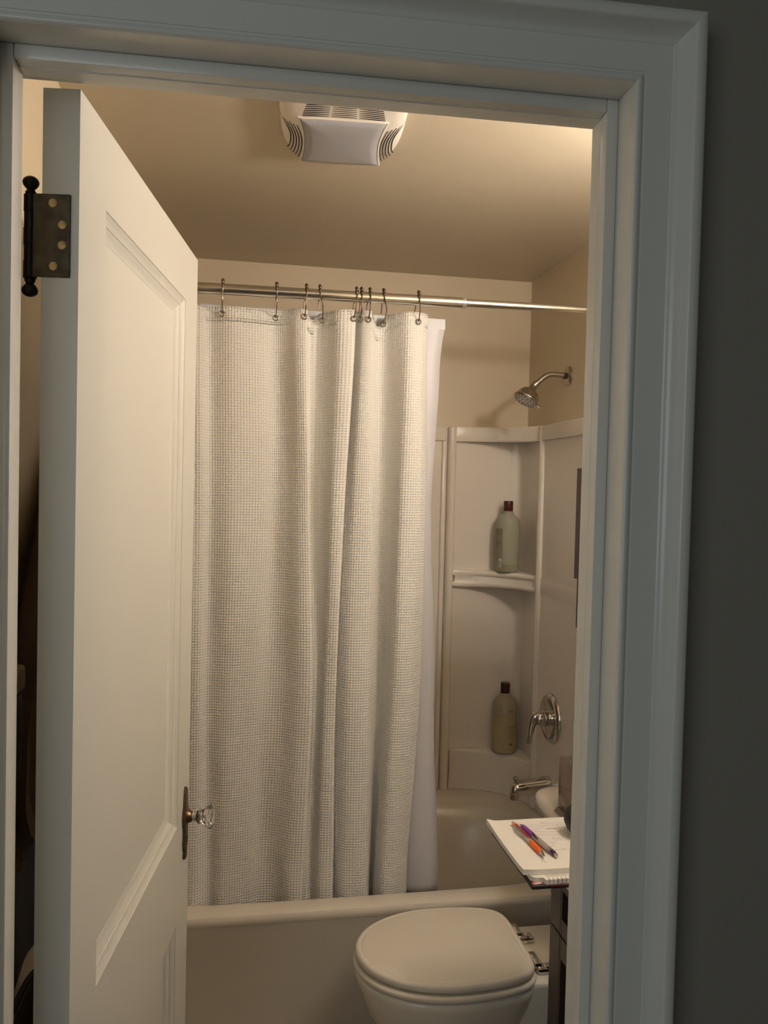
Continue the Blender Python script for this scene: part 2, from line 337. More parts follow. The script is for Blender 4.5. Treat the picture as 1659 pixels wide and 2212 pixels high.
bm = bmesh.new(); lathe(bm, ko, nax, [(0.0300, 0.0150), (0.0315, 0.0160), (0.0345, 0.0155), (0.0355, 0.0130)], 32); obj('ferrule', bm, m_chrome, plate)
bm = bmesh.new(); lathe(bm, ko, nax, [(0.0345, 0.0125), (0.0400, 0.0150), (0.0480, 0.0215), (0.0545, 0.0250), (0.0580, 0.0245), (0.0600, 0.0200), (0.0612, 0.0100)], 12); obj('glass_knob', bm, m_glass, plate, smooth=False, label='clear twelve-sided glass knob')
bm = bmesh.new(); box(bm, (KS-0.0018, 0.0058, 0.828), (KS+0.0018, 0.0066, 0.842), f=L); lathe(bm, L((KS, 0.0058, 0.843)), nax, [(0, 0.0030), (0.0008, 0.0030)], 16); obj('keyhole', bm, m_dark, plate)
for z in (0.806, 0.9385):
    bm = bmesh.new(); lathe(bm, L((KS, 0.005, z)), nax, [(0, 0.003), (0.0018, 0.0024)], 16); obj('plate_screw', bm, m_plate, plate)

# ------------------------------------------------------------------ bathtub
TX, TY, TA, TB, TZ = 0.375, 2.612, 0.742, 0.433, 0.42
def se(cx, cy, a, b, n, z, N=128):
    out = []
    for k in range(N):
        t = 2*pi*k/N; c, s = cos(t), sin(t); r = (abs(c/a)**n+abs(s/b)**n)**(-1/n); out.append((cx+r*c, cy+r*s, z))
    return out
bm = bmesh.new()
IY, IB = 2.5935, 0.3480
rings = [se(TX, TY, TA-0.003, TB-0.005, 60, 0.0), se(TX, TY, TA-0.003, TB-0.005, 60, 0.388), se(TX, TY, TA-0.001, TB-0.002, 60, 0.394), se(TX, TY, TA, TB, 60, 0.404), se(TX, TY, TA-0.001, TB-0.001, 60, 0.412),
         se(TX, TY, TA-0.004, TB-0.005, 55, 0.418), se(TX, TY, TA-0.009, TB-0.012, 50, TZ),
         se(TX, IY, 0.690, IB, 6, TZ), se(TX, IY-0.002, 0.685, IB-0.005, 5.5, 0.4185), se(TX, IY-0.004, 0.680, IB-0.009, 5, 0.4145), se(TX, IY-0.013, 0.655, IB-0.024, 4.5, 0.4085),
         se(TX, IY-0.015, 0.648, IB-0.029, 4.2, 0.405), se(TX, IY-0.017, 0.642, IB-0.034, 4, 0.396), se(TX, IY-0.020, 0.632, IB-0.044, 4, 0.370), se(TX, IY-0.022, 0.610, IB-0.066, 3.6, 0.30), se(TX, IY-0.02, 0.585, IB-0.085, 3.4, 0.16),
         se(TX, IY-0.02, 0.555, IB-0.105, 3.2, 0.11), se(TX, IY-0.02, 0.50, IB-0.150, 3, 0.09)]
loft(bm, rings, True, True, True)
tub = thing('bathtub', 'cream alcove bathtub along the back wall under the shower curtain', 'bathtub', (TX, 2.19, 0))
obj('tub_shell', bm, m_tub, tub, smooth=True, ang=38)
bm = bmesh.new(); lathe(bm, (0.945, 2.57, 0.098), (0, 0, 1), [(0, 0.03), (0.003, 0.028), (0.004, 0.01)], 24); obj('drain', bm, m_chrome, tub)

# ------------------------------------------------------------------ shower surround
sur = thing('shower_surround', 'white moulded wall surround with corner shelves above the bathtub', 'shower surround', (0.4, 3.03, TZ))
PT, PB = 1.812, 1.757
bm = bmesh.new(); box(bm, (XL+0.002, 3.022, TZ+0.001), (0.79, YBK-0.001, PT)); obj('back_panel', bm, m_sur, sur, smooth=False)
bm = bmesh.new(); box(bm, (XL+0.002, 3.010, PB), (0.783, 3.024, PT), 0.004, 3); obj('top_band', bm, m_sur, sur)
bm = bmesh.new(); box(bm, (1.092, 2.22, TZ+0.001), (XR-0.001, 2.80, PT)); obj('side_panel', bm, m_sur, sur, smooth=False)
bm = bmesh.new(); box(bm, (1.080, 2.22, PB), (1.093, 2.795, PT), 0.004, 3); obj('top_band', bm, m_sur, sur)
for z in (1.215, 1.255):             # faint raised ledge line on the side panel, level with the shelf
    pass
bm = bmesh.new(); box(bm, (1.0895, 2.22, 1.205), (1.093, 2.795, 1.262), 0.0018, 2); obj('side_band', bm, m_sur, sur)
def rib(px, py, r, stretch):
    bm = bmesh.new(); N = 20; rings = []
    for z in (TZ+0.001, PT-0.004, PT): 
        k = 1 if z < PT else 0.8
        rings.append([(px+r*k*cos(2*pi*i/N)*stretch[0], py+r*k*sin(2*pi*i/N)*stretch[1], z) for i in range(N)])
    loft(bm, rings, True, True, True); obj('rib', bm, m_sur, sur)
rib(0.808, 3.020, 0.020, (0.85, 0.8)); rib(0.778, 3.021, 0.009, (1, 0.7))
rib(1.092, 2.808, 0.018, (0.8, 1.0))
def bez(p0, p1, p2, n): return [((1-t)**2*p0[0]+2*t*(1-t)*p1[0]+t*t*p2[0], (1-t)**2*p0[1]+2*t*(1-t)*p1[1]+t*t*p2[1]) for t in [i/n for i in range(n+1)]]
ARC = bez((0.822, 3.018), (1.020, 2.998), (1.088, 2.815), 24)
# alcove lining: back flat, rounded inner corner, side flat
ac = [(0.80, 3.036)]+[(1.055+0.045*cos(a), 2.991+0.045*sin(a)) for a in [pi/2-i*pi/2/10 for i in range(11)]]+[(1.10, 2.80)]
bm = bmesh.new(); out = [(0.80, 3.048), (1.116, 3.048), (1.116, 2.80)]
loft(bm, [[(x, y, TZ+0.001) for x, y in ac+out[::-1]], [(x, y, PT-0.002) for x, y in ac+out[::-1]]], True, True, True); obj('alcove_lining', bm, m_sur, sur, ang=25)
def corner_solid(z0, z1, name, off=0.0, prof=None):
    """solid between the arc and the corner; prof = list of (z, inset towards corner)"""
    bm = bmesh.new(); prof = prof or [(z0, 0), (z1, 0)]; rings = []
    for z, k in prof:
        c = Vector((1.10, 3.036)); pts = []
        for x, y in ARC:
            d = (c-Vector((x, y))).normalized(); pts.append((x+d.x*(k+off), y+d.y*(k+off), z))
        rings.append(pts+[(1.108, 2.815, z), (1.108, 3.042, z), (0.822, 3.042, z)])
    loft(bm, rings, True, True, True); return obj(name, bm, m_sur, sur, ang=40)
corner_solid(0, 0, 'top_band', prof=[(PB, 0.004), (PB+0.004, 0.0), (PT-0.004, 0), (PT, 0.004)])
corner_solid(0, 0, 'corner_shelf', prof=[(1.203, 0.010), (1.206, 0.004), (1.213, 0.0), (1.219, 0.001), (1.223, 0.010), (1.243, 0.012), (1.247, 0.004), (1.252, 0.0), (1.259, 0.0), (1.264, 0.004), (1.2655, 0.010)])
corner_solid(0, 0, 'corner_ledge', prof=[(TZ+0.001, 0.004), (0.50, 0.010), (0.555, 0.008), (0.566, 0.010), (0.572, 0.014), (0.5745, 0.022)])

# ------------------------------------------------------------------ shower rod, hooks, curtain, liner
RZ = lambda x: 2.1015+0.0125*(x+0.37)/1.49
rod = thing('shower_rod', 'polished steel tension rod spanning above the tub', 'curtain rod', (0.375, 2.285, 2.105))
bm = bmesh.new(); tube(bm, [(XL+0.012, 2.285, RZ(XL)), (0.633, 2.285, RZ(0.633))], 0.0148, 32); obj('outer_tube', bm, m_steel, rod)
bm = bmesh.new(); tube(bm, [(0.62, 2.285, RZ(0.62)), (XR-0.012, 2.285, RZ(XR))], 0.0112, 32); obj('inner_tube', bm, m_steel, rod)
bm = bmesh.new(); tube(bm, [(0.630, 2.285, RZ(0.63)), (0.6405, 2.285, RZ(0.64))], 0.0153, 32); obj('end_collar', bm, m_silver, rod)
for x, s in ((XL, 1), (XR, -1)):
    bm = bmesh.new(); lathe(bm, (x+s*0.0005, 2.285, RZ(x)), (s, 0, 0), [(0, 0.026), (0.006, 0.026), (0.014, 0.018)], 32); obj('end_cap', bm, m_silver, rod)

ZK = (2.029, 1.509, 0.981, 0.424)
CP = [(-0.345, -0.34, -0.335, -0.33, 0.012), (-0.31, -0.305, -0.30, -0.29, -0.012), (-0.265, -0.258, -0.25, -0.243, 0.012), (-0.167, -0.159, -0.151, -0.143, -0.008), (-0.105, -0.097, -0.095, -0.092, -0.018), (-0.075, -0.066, -0.064, -0.054, 0.004),
      (-0.018, -0.009, -0.013, -0.016, -0.012), (0.057, 0.067, 0.051, 0.048, 0.000), (0.100, 0.110, 0.100, 0.085, 0.016), (0.130, 0.140, 0.142, 0.128, 0.006), (0.161, 0.177, 0.186, 0.171, -0.026), (0.187, 0.203, 0.221, 0.205, -0.030),
      (0.180, 0.197, 0.214, 0.198, 0.006), (0.190, 0.204, 0.218, 0.200, 0.040), (0.222, 0.225, 0.230, 0.216, 0.046), (0.249, 0.246, 0.243, 0.236, 0.016), (0.281, 0.271, 0.263, 0.257, -0.026), (0.322, 0.302, 0.289, 0.293, -0.028),
      (0.312, 0.292, 0.280, 0.284, 0.006), (0.320, 0.300, 0.288, 0.292, 0.016), (0.333, 0.313, 0.301, 0.305, -0.004), (0.347, 0.336, 0.331, 0.334, -0.028), (0.368, 0.381, 0.383, 0.387, -0.026), (0.372, 0.390, 0.398, 0.402, 0.012),
      (0.397, 0.412, 0.424, 0.414, 0.048), (0.422, 0.438, 0.443, 0.424, 0.040), (0.446, 0.450, 0.444, 0.424, 0.004), (0.476, 0.470, 0.463, 0.443, -0.032), (0.512, 0.516, 0.506, 0.48, -0.028), (0.537, 0.544, 0.542, 0.515, 0.004)]
def lag(z, v):                       # interpolate the four heights smoothly
    t = 0; zz = ZK
    if z >= zz[0]: i = 0
    elif z <= zz[3]: return v[3]
    else: i = 0 if z > zz[1] else (1 if z > zz[2] else 2)
    if z >= zz[0]: return v[0]
    t = (zz[i]-z)/(zz[i]-zz[i+1])
    p0, p1, p2, p3 = v[max(i-1, 0)], v[i], v[i+1], v[min(i+2, 3)]
    return 0.5*(2*p1+(p2-p0)*t+(2*p0-5*p1+4*p2-p3)*t*t+(3*p1-p0-3*p2+p3)*t**3)
def curtain_mesh(nu, nv, z0, ztop):
    vs = []; uvs = []
    for j in range(nv+1):
        f = j/nv; row = []
        zr = z0+(2.07-z0)*f
        ctrl = [(lag(zr, c[:4]), 2.312+(c[4]-(c[4]-0.004)*min(1, max(0, (1.55-zr)/0.5)) if c[:1][0] in (0.180, 0.190, 0.222, 0.249) and c[4] > 0 else c[4])*(1.0 if zr < 1.9 else 1-0.25*(zr-1.9)/0.17), 0) for c in CP]
        L_ = 0; prev = None
        for i in range(nu+1):
            x, y, _ = cat(ctrl, i*(len(ctrl)-1)/nu, 3)
            y += 0.0015*sin(zr*9+i*0.13)+0.002*sin(zr*4.3-i*0.05)
            if zr < 1.0: y += 0.0025*sin(zr*14+i*0.21)*(1.0-zr)
            y = max(y, 2.262)
            z = z0+(ztop(x)-z0)*f
            if prev: L_ += math.hypot(x-prev[0], y-prev[1])
            prev = (x, y); row.append((x, y, z, L_))
        vs.append(row)
    return vs
def ctop(x):
    z = 2.060+0.016*min(max((x+0.1)/0.6, 0), 1)
    for c, w_, d in ((0.397, 0.015, 0.034), (0.208, 0.014, 0.020), (0.04, 0.05, 0.0015), (0.145, 0.03, 0.001), (0.28, 0.03, 0.001)):
        z -= d*math.exp(-((x-c)/w_)**2)
    return z
NU, NV = 420, 90
G = curtain_mesh(NU, NV, 0.362, ctop)
bm = bmesh.new(); uvl = bm.loops.layers.uv.new('UVMap'); Lt = [G[NV//2][i][3] for i in range(NU+1)]
V = [[bm.verts.new(p[:3]) for p in row] for row in G]; vmap = {}
for j in range(NV):
    for i in range(NU):
        fc = bm.faces.new((V[j][i], V[j][i+1], V[j+1][i+1], V[j+1][i])); fc.smooth = True
        for lp, (jj, ii) in zip(fc.loops, ((j, i), (j, i+1), (j+1, i+1), (j+1, i))): lp[uvl].uv = (Lt[ii], G[jj][ii][2])
me = bpy.data.meshes.new('shower_curtain'); bm.to_mesh(me); bm.free(); me.materials.append(m_waffle)
curtain = bpy.data.objects.new('shower_curtain', me); COL.objects.link(curtain)
tag(curtain, 'white waffle-weave shower curtain hanging in folds inside the tub', 'shower curtain')
md = curtain.modifiers.new('thickness', 'SOLIDIFY'); md.thickness = 0.0016; md.offset = 1
# hem band along the top, with its stitched fold line
bm = bmesh.new(); rows = []
for dz in (0.0, -0.042):
    rows.append([(p[0], p[1]-0.0016, p[2]+dz) for p in G[NV]])
uvl = bm.loops.layers.uv.new('UVMap')
A = [[bm.verts.new(p) for p in r] for r in rows]
for i in range(NU):
    fc = bm.faces.new((A[0][i], A[0][i+1], A[1][i+1], A[1][i])); fc.smooth = True
    for lp, (jj, ii) in zip(fc.loops, ((0, i), (0, i+1), (1, i+1), (1, i))): lp[uvl].uv = (Lt[ii], rows[jj][ii][2])
me = bpy.data.meshes.new('hem'); bm.to_mesh(me); bm.free(); me.materials.append(m_waffle); hem = bpy.data.objects.new('hem', me); COL.objects.link(hem); hem.parent = curtain
md = hem.modifiers.new('thickness', 'SOLIDIFY'); md.thickness = 0.0016; md.offset = 0
def cy_front(x):                     # nearest curtain surface in front at height of the grommets
    return min((p[1] for p in G[NV-2] if abs(p[0]-x) < 0.010), default=2.30)
HOOKX = [(-0.043, -0.044, 'leftmost hook, nearest the open door'), (0.102, 0.103, 'second hook from the left, above a flat stretch of curtain'), (0.184, 0.181, 'third hook from the left, at the first fold edge'),
         (0.221, 0.234, 'fourth hook from the left, leaning right'), (0.324, 0.318, 'fifth hook from the left, first of the bunched trio'), (0.338, 0.337, 'sixth hook, in the middle of the bunched trio'),
         (0.362, 0.360, 'seventh hook, last of the bunched trio'), (0.401, 0.412, 'eighth hook, second from the right, beside the deep pleat'), (0.502, 0.504, 'rightmost hook, nearest the curtain edge')]
for i, (hx, gx, lab) in enumerate(HOOKX):
    rz = RZ(hx); yf = cy_front(gx); gz = 2.041+0.008*(gx+0.05)/0.55
    t = thing('curtain_hook', 'bronze metal curtain ring: '+lab, 'curtain hook', (hx, 2.285, rz), group='curtain hooks on the steel rod')
    off = 0.004 if i in (2, 4, 6, 8) else 0.0
    path = [(hx-off-0.002, 2.305, rz-0.040), (hx-off, 2.3065, rz-0.02), (hx, 2.3045, rz+0.006), (hx, 2.293, rz+0.0185), (hx, 2.281, rz+0.0190), (hx, 2.2690, rz+0.010),
            (hx+(gx-hx)*0.1, 2.2650, rz-0.008), (hx+(gx-hx)*0.6, min(2.266, yf-0.005), rz-0.038), (gx, yf-0.004, gz)]
    bm = bmesh.new(); tube(bm, smooth_path(path, 40), 0.0016, 8); obj('wire', bm, m_bronze, t)
    for (dy, dz, r) in ((-0.001, 0.0225, 0.0064), (-0.0125, 0.0165, 0.0064), (-0.0185, 0.0065, 0.0052)):
        bm = bmesh.new(); bmesh.ops.create_icosphere(bm, subdivisions=2, radius=r, matrix=Matrix.Translation((hx, 2.285+dy, rz+dz)) @ Matrix.Diagonal((0.75, 1.0, 1.0, 1.0))); obj('roller_bead', bm, m_bronze, t)
    bm = bmesh.new(); N = 20                 # eyelet ring in the curtain
    rings = [[(gx+(0.0070+0.0014*cos(b))*cos(a), yf-0.0042+0.0014*sin(b), gz-0.001+(0.0070+0.0014*cos(b))*sin(a)) for b in [2*pi*k/8 for k in range(8)]] for a in [2*pi*k/N for k in range(N+1)]]
    loft(bm, rings); g = obj('eyelet', bm, m_bronze, curtain)
# liner
LN = []
LC = [(0.603, 2.079), (0.593, 1.924), (0.579, 1.515), (0.602, 0.962), (0.627, 0.379)]
bm = bmesh.new(); rows = []
for j in range(61):
    f = j/60; z = 0.348+(2.079-0.348)*f; xr = 0.0
    for (xa, za), (xb, zb) in zip(LC, LC[1:]):
        if zb <= z <= za: s = (za-z)/(za-zb); s = s*s*(3-2*s); xr = xa+(xb-xa)*s
    if z < 0.379: xr = 0.627
    if z > 2.035: xr += 0.003
    row = []
    for i in range(41):
        g = i/40; x = -0.34+(xr+0.34)*g
        y = 2.378+0.006*sin(g*38+z*0.7)+0.003*sin(z*7+g*9)+0.0012*sin(z*31+g*60)
        row.append((x, max(y, 2.368), z))
    rows.append(row)
loft(bm, rows, False)
liner = obj('shower_curtain_liner', bm, m_liner); tag(liner, 'smooth white vinyl liner showing at the right edge behind the waffle curtain', 'shower liner')
md = liner.modifiers.new('thickness', 'SOLIDIFY'); md.thickness = 0.0012
bm = bmesh.new(); rows = [[(p[0], p[1]-0.0018, p[2]) for p in rows[60]], [(p[0], p[1]-0.0018, p[2]-0.030) for p in rows[60]]]
loft(bm, rows, False); h = obj('top_hem', bm, m_liner, liner)

# ------------------------------------------------------------------ shower head
sh = thing('wall_shower', 'brushed nickel shower head on a bent arm high on the tan wall', 'shower head', (XR, 2.66, 1.97))
bm = bmesh.new(); lathe(bm, (XR-0.0005, 2.66, 1.972), (-1, 0, 0), [(0, 0.034), (0.003, 0.034), (0.008, 0.030), (0.011, 0.020), (0.012, 0.012)], 40); obj('flange', bm, m_nickel, sh)
bm = bmesh.new(); lathe(bm, (XR-0.011, 2.66, 1.972), (-1, 0, 0), [(0, 0.0105), (0.010, 0.0105)], 20); obj('thread_ring', bm, m_dark, sh)
apath = [(XR-0.005, 2.66, 1.972), (1.085, 2.66, 1.9745), (1.062, 2.66, 1.9755), (1.045, 2.66, 1.972), (1.028, 2.66, 1.962), (1.008, 2.66, 1.945), (1.000, 2.66, 1.938)]
bm = bmesh.new(); tube(bm, smooth_path(apath, 36), 0.0093, 24); obj('arm', bm, m_nickel, sh)
hax = Vector((-0.52, -0.12, -0.86)).normalized(); aax = Vector((-0.75, 0, -0.66)).normalized()
bm = bmesh.new(); lathe(bm, Vector((1.006, 2.66, 1.9435)), aax, [(0, 0.0112), (0.016, 0.0118), (0.0185, 0.0105)], 24); obj('swivel_nut', bm, m_nickel, sh)
ho = Vector((0.9935, 2.66, 1.932))
bm = bmesh.new(); lathe(bm, ho, hax, [(-0.004, 0.004), (0.0, 0.011), (0.006, 0.0135), (0.012, 0.0135), (0.016, 0.0150), (0.0185, 0.0210), (0.023, 0.0290), (0.031, 0.0350), (0.041, 0.0385), (0.049, 0.0400), (0.0515, 0.0430), (0.0545, 0.0452), (0.0590, 0.0448), (0.0610, 0.0420), (0.0600, 0.0400)], 48); obj('bell', bm, m_nickel, sh, ang=50)
bm = bmesh.new(); lathe(bm, ho, hax, [(0.056, 0.0405), (0.0615, 0.0395), (0.0625, 0.030), (0.063, 0.005)], 40); obj('spray_face', bm, m_silver, sh)
u, v = frame(hax); bm = bmesh.new()
for rad, cnt in ((0.034, 18), (0.025, 12), (0.013, 6)):
    for k in range(cnt):
        a = 2*pi*k/cnt+rad*30; lathe(bm, ho+hax*0.0615+(u*cos(a)+v*sin(a))*rad, hax, [(0, 0.0023), (0.0022, 0.0017)], 8)
o = obj('nozzles', bm, m_dark, sh); o['kind'] = 'stuff'
side = Vector((0.80, -0.30, -0.45)); side = (side-hax*side.dot(hax)).normalized()
bm = bmesh.new(); tube(bm, [ho+hax*0.057+side*0.040, ho+hax*0.060+side*0.050, ho+hax*0.062+side*0.056], [0.0045, 0.0040, 0.0048], 12); obj('spray_lever', bm, m_chrome, sh)

# ------------------------------------------------------------------ valve
va = thing('shower_valve', 'round chrome valve plate with lever handle on the side wall', 'faucet', (1.092, 2.655, 0.79))
bm = bmesh.new(); lathe(bm, (1.0915, 2.655, 0.79), (-1, 0, 0), [(0, 0.087), (0.003, 0.087), (0.009, 0.083), (0.013, 0.074), (0.0135, 0.064), (0.010, 0.060), (0.011, 0.040), (0.012, 0.02)], 64); obj('escutcheon', bm, m_chrome, va, ang=45)
for m_, a0, a1 in ((m_cold, -1.0, -0.25), (m_hot, 0.0, 1.2)):
    bm = bmesh.new(); rings = []
    for i in range(13):
        a = a0+(a1-a0)*i/12; c, s = -cos(a), -sin(a)
        rings.append([(1.0915-0.0140, 2.655+s*r*-1, 0.79+c*r) for r in (0.066, 0.0705)])
    loft(bm, rings, False); obj('temperature_mark', bm, m_, va, label='red hot mark' if m_ is m_hot else 'blue cold mark')
bm = bmesh.new(); lathe(bm, (1.081, 2.655, 0.79), (-1, 0, 0), [(0, 0.0275), (0.024, 0.0270), (0.0255, 0.0245), (0.0265, 0.0245), (0.028, 0.0270)], 40); obj('sleeve', bm, m_chrome, va)
bm = bmesh.new(); lathe(bm, (1.0525, 2.655, 0.79), (-1, 0, 0), [(0, 0.0272), (0.008, 0.0270), (0.016, 0.0240), (0.022, 0.0175), (0.025, 0.009), (0.0258, 0.002)], 40); hd = obj('handle_hub', bm, m_chrome, va)
lp = smooth_path([(1.043, 2.655, 0.800), (1.030, 2.655, 0.793), (1.0215, 2.655, 0.770), (1.0165, 2.655, 0.735), (1.0125, 2.655, 0.705)], 24)
bm = bmesh.new(); tube(bm, lp, [0.0205-0.0115*min(1, i/18) for i in range(25)], 16); obj('lever', bm, m_chrome, va)

# ------------------------------------------------------------------ tub spout
sp = thing('tub_spout', 'chrome bath spout with lift knob low on the side wall', 'faucet', (1.092, 2.655, 0.56))
bm = bmesh.new(); rings = []
prof = [(1.0915, 0.556, 0.030, 0.031), (1.080, 0.5565, 0.030, 0.031), (1.068, 0.556, 0.028, 0.030), (1.04, 0.554, 0.0255, 0.0275), (1.00, 0.5505, 0.0235, 0.0255), (0.975, 0.548, 0.0225, 0.0245), (0.962, 0.546, 0.0215, 0.023), (0.953, 0.542, 0.017, 0.019), (0.9495, 0.539, 0.008, 0.010)]
for x, zc, ry, rz_ in prof: rings.append([(x, 2.655+ry*cos(a), zc+rz_*sin(a)) for a in [2*pi*k/32 for k in range(32)]])
loft(bm, rings, True, True, True); obj('spout_body', bm, m_chrome, sp, ang=60)
bm = bmesh.new(); rings = []
for z, x0, r in ((0.552, 0.968, 0.0195), (0.538, 0.9665, 0.0200), (0.522, 0.9645, 0.0195), (0.514, 0.964, 0.0185)): rings.append([(x0+r*0.9*cos(a), 2.655+r*sin(a), z) for a in [2*pi*k/28 for k in range(28)]])
loft(bm, rings, True, True, True); obj('outlet', bm, m_chrome, sp)
bm = bmesh.new(); lathe(bm, (0.968, 2.655, 0.564), (0, 0, 1), [(0, 0.0065), (0.008, 0.0050), (0.013, 0.0045), (0.018, 0.0095), (0.0225, 0.0100), (0.025, 0.0070)], 20); obj('diverter_knob', bm, m_chrome, sp)

# ------------------------------------------------------------------ bottles on the corner shelves
def wrap(t, cx, cy, r, z, a0):       # flat lettering bent round a cylinder; a0 = direction faced
    for v_ in t.verts:
        x, y = v_.co.x, v_.co.y; a = a0+x/r
        v_.co = Vector((cx+(r+0.0004)*cos(a), cy+(r+0.0004)*sin(a), z+y))
def patch(cx, cy, r, a0, wd, z0, z1, n=10):
    bm = bmesh.new(); loft(bm, [[(cx+r*cos(a0+wd*(i/n-.5)/r), cy+r*sin(a0+wd*(i/n-.5)/r), z) for i in range(n+1)] for z in (z0, z1)], False); return bm
def bottle(name, label, cx, cy, z0, r, m_b, m_c, m_l, fill, h):
    t = thing(name, label, 'bottle', (cx, cy, z0), group='tall bottles on the corner shelves')
    hs = h-0.052
    body = [(0.0, r-0.006), (0.002, r-0.002), (0.007, r), (hs-0.040, r), (hs-0.026, r*0.955), (hs-0.014, r*0.83), (hs-0.006, r*0.66), (hs-0.001, r*0.52), (hs, 0.0215), (hs+0.007, 0.0215), (hs+0.0085, 0.019), (hs+0.012, 0.0165)]
    bm = bmesh.new(); lathe(bm, (cx, cy, z0+0.0005), (0, 0, 1), body, 48); obj('bottle_body', bm, m_b, t, ang=60)
    bm = bmesh.new(); lathe(bm, (cx, cy, z0+0.002), (0, 0, 1), [(0, r-0.004), (0.005, r+0.0003), (fill, r+0.0003), (fill+0.0003, r-0.001)], 48); obj('contents', bm, m_l, t)
    bm = bmesh.new(); lathe(bm, (cx, cy, z0+hs+0.0105), (0, 0, 1), [(0, 0.0172), (0.001, 0.0178), (0.036, 0.0178), (0.039, 0.0168), (0.0395, 0.008)], 36); obj('cap', bm, m_c, t)
    return t
B1 = (1.021, 2.966, 1.2655); b1 = bottle('shampoo_bottle', 'translucent grey-green bottle with maroon cap on the upper corner shelf', *B1, 0.0455, m_bott, m_cap, m_liq, 0.030, 0.272)
va0 = math.atan2(-2.97, -1.02)       # towards the doorway
r = 0.0455
obj('back_label', patch(B1[0], B1[1], r+0.0006, va0-0.78, 0.036, 1.290, 1.432), m_lab, b1, label='olive printed back label')
bm = bmesh.new()
t = dm('\n'.join(['sulfate free formula', 'directions massage', 'into wet hair and', 'rinse repeat with', 'conditioner water', 'aqua glycerin oil']), 0.0042, 'CENTER'); wrap(t, B1[0], B1[1], r+0.0008, 1.425, va0-0.80); merge(bm, t)
obj('label_print', bm, m_print, b1)['kind'] = 'stuff'; bm = bmesh.new()
t = dm('\n'.join(['ingredients extract', 'parfum citric acid', 'leaf oil linalool']), 0.0042, 'CENTER'); wrap(t, B1[0], B1[1], r+0.0008, 1.380, va0-0.80); merge(bm, t)
obj('label_print', bm, m_print, b1)['kind'] = 'stuff'
obj('barcode', patch(B1[0], B1[1], r+0.0010, va0-0.58, 0.012, 1.286, 1.318), m_labw, b1, label='white barcode patch')
bm = bmesh.new()
for i in range(9):
    z = 1.2895+i*0.0024; merge(bm, patch(B1[0], B1[1], r+0.0014, va0-0.59, 0.007, z, z+(0.0013 if i % 3 else 0.0017)))
obj('barcode_bars', bm, m_print, b1)['kind'] = 'stuff'
B2 = (1.030, 2.968, 0.5745); b2 = bottle('conditioner_bottle', 'amber-cream bottle with dark brown cap on the lowest corner ledge', *B2, 0.0455, m_bott2, m_cap2, m_liq2, 0.150, 0.268)
fa = va0+0.60
for txt, sz, z in (('AVEDA', 0.0085, 0.7380), ('the art and science', 0.0030, 0.7330), ('rosemary', 0.0098, 0.6780), ('mint', 0.0098, 0.6675), ('shampoo', 0.0050, 0.6580), ('shampooing au', 0.0046, 0.6520), ('romarin et menthe', 0.0046, 0.6460), ('refreshes body', 0.0046, 0.6400), ('and senses', 0.0046, 0.6340), ('33.8 fl oz / 1 litre', 0.0050, 0.5950)):
    t = dm(txt, sz); wrap(t, B2[0], B2[1], r+0.0005, z, fa); bm = bmesh.new(); merge(bm, t); obj('lettering', bm, m_print, b2)
bm = bmesh.new(); N = 24; loft(bm, [[(B2[0]+(r+0.0008)*cos(fa+rr_*cos(2*pi*k/N)/r), B2[1]+(r+0.0008)*sin(fa+rr_*cos(2*pi*k/N)/r), 0.6145+rr_*sin(2*pi*k/N)) for k in range(N)] for rr_ in (0.0012, 0.0050)]); obj('round_seal', bm, m_print, b2)

# ------------------------------------------------------------------ toilet
to = thing('toilet', 'cream porcelain toilet with closed lid beside the tub', 'toilet', (0.70, 1.93, 0))
CX, CY = 0.545, 1.946
def egg(z, o=0.0, fr=0.233, bk=0.19, hw=0.176, nb=7.0, N=96, cx=CX):
    out = []
    for k in range(N):
        t_ = 2*pi*k/N; c, s = cos(t_), sin(t_)
        a = (bk if c > 0 else fr)+o; n = nb if c > 0 else 2.05; b = hw+o
        rad = (abs(c/a)**n+abs(s/b)**n)**(-1/n); q_ = max(0, rad*c/bk); out.append((cx+rad*c, CY+rad*s*(1-0.17*q_*q_), z))
    return out
bm = bmesh.new()
loft(bm, [egg(0.4185, -0.012), egg(0.4188, -0.005), egg(0.421, -0.0015), egg(0.426, 0), egg(0.432, 0), egg(0.4368, -0.002), egg(0.4395, -0.006), egg(0.4402, -0.0105), egg(0.4384, -0.0135), egg(0.4402, -0.0165), egg(0.4415, -0.024), egg(0.4425, -0.07), egg(0.443, -0.13)], True, True, True)
obj('lid', bm, m_seat, to, ang=60)
bm = bmesh.new()
loft(bm, [egg(0.3965, -0.004), egg(0.3975, 0.001), egg(0.401, 0.004), egg(0.407, 0.005), egg(0.4115, 0.003), egg(0.4135, -0.002), egg(0.4138, -0.03), egg(0.4138, -0.06), egg(0.397, -0.06)], True)
obj('seat', bm, m_seat, to, ang=60)
bm = bmesh.new()
loft(bm, [egg(0.3945, -0.06), egg(0.3945, -0.006), egg(0.392, -0.001), egg(0.386, 0.0015), egg(0.372, -0.001), egg(0.345, -0.010), egg(0.30, -0.026), egg(0.24, -0.050, cx=CX+0.01), egg(0.18, -0.075, cx=CX+0.04), egg(0.11, -0.082, cx=CX+0.06), egg(0.05, -0.078, cx=CX+0.07), egg(0.02, -0.070, cx=CX+0.07), egg(0.0, -0.066, cx=CX+0.07)], True, True, True)
obj('bowl', bm, m_porc, to, ang=60)
def rr_ring(x0, x1, y0, y1, z, n=9, N=96): return se((x0+x1)/2, (y0+y1)/2, (x1-x0)/2, (y1-y0)/2, n, z, N)
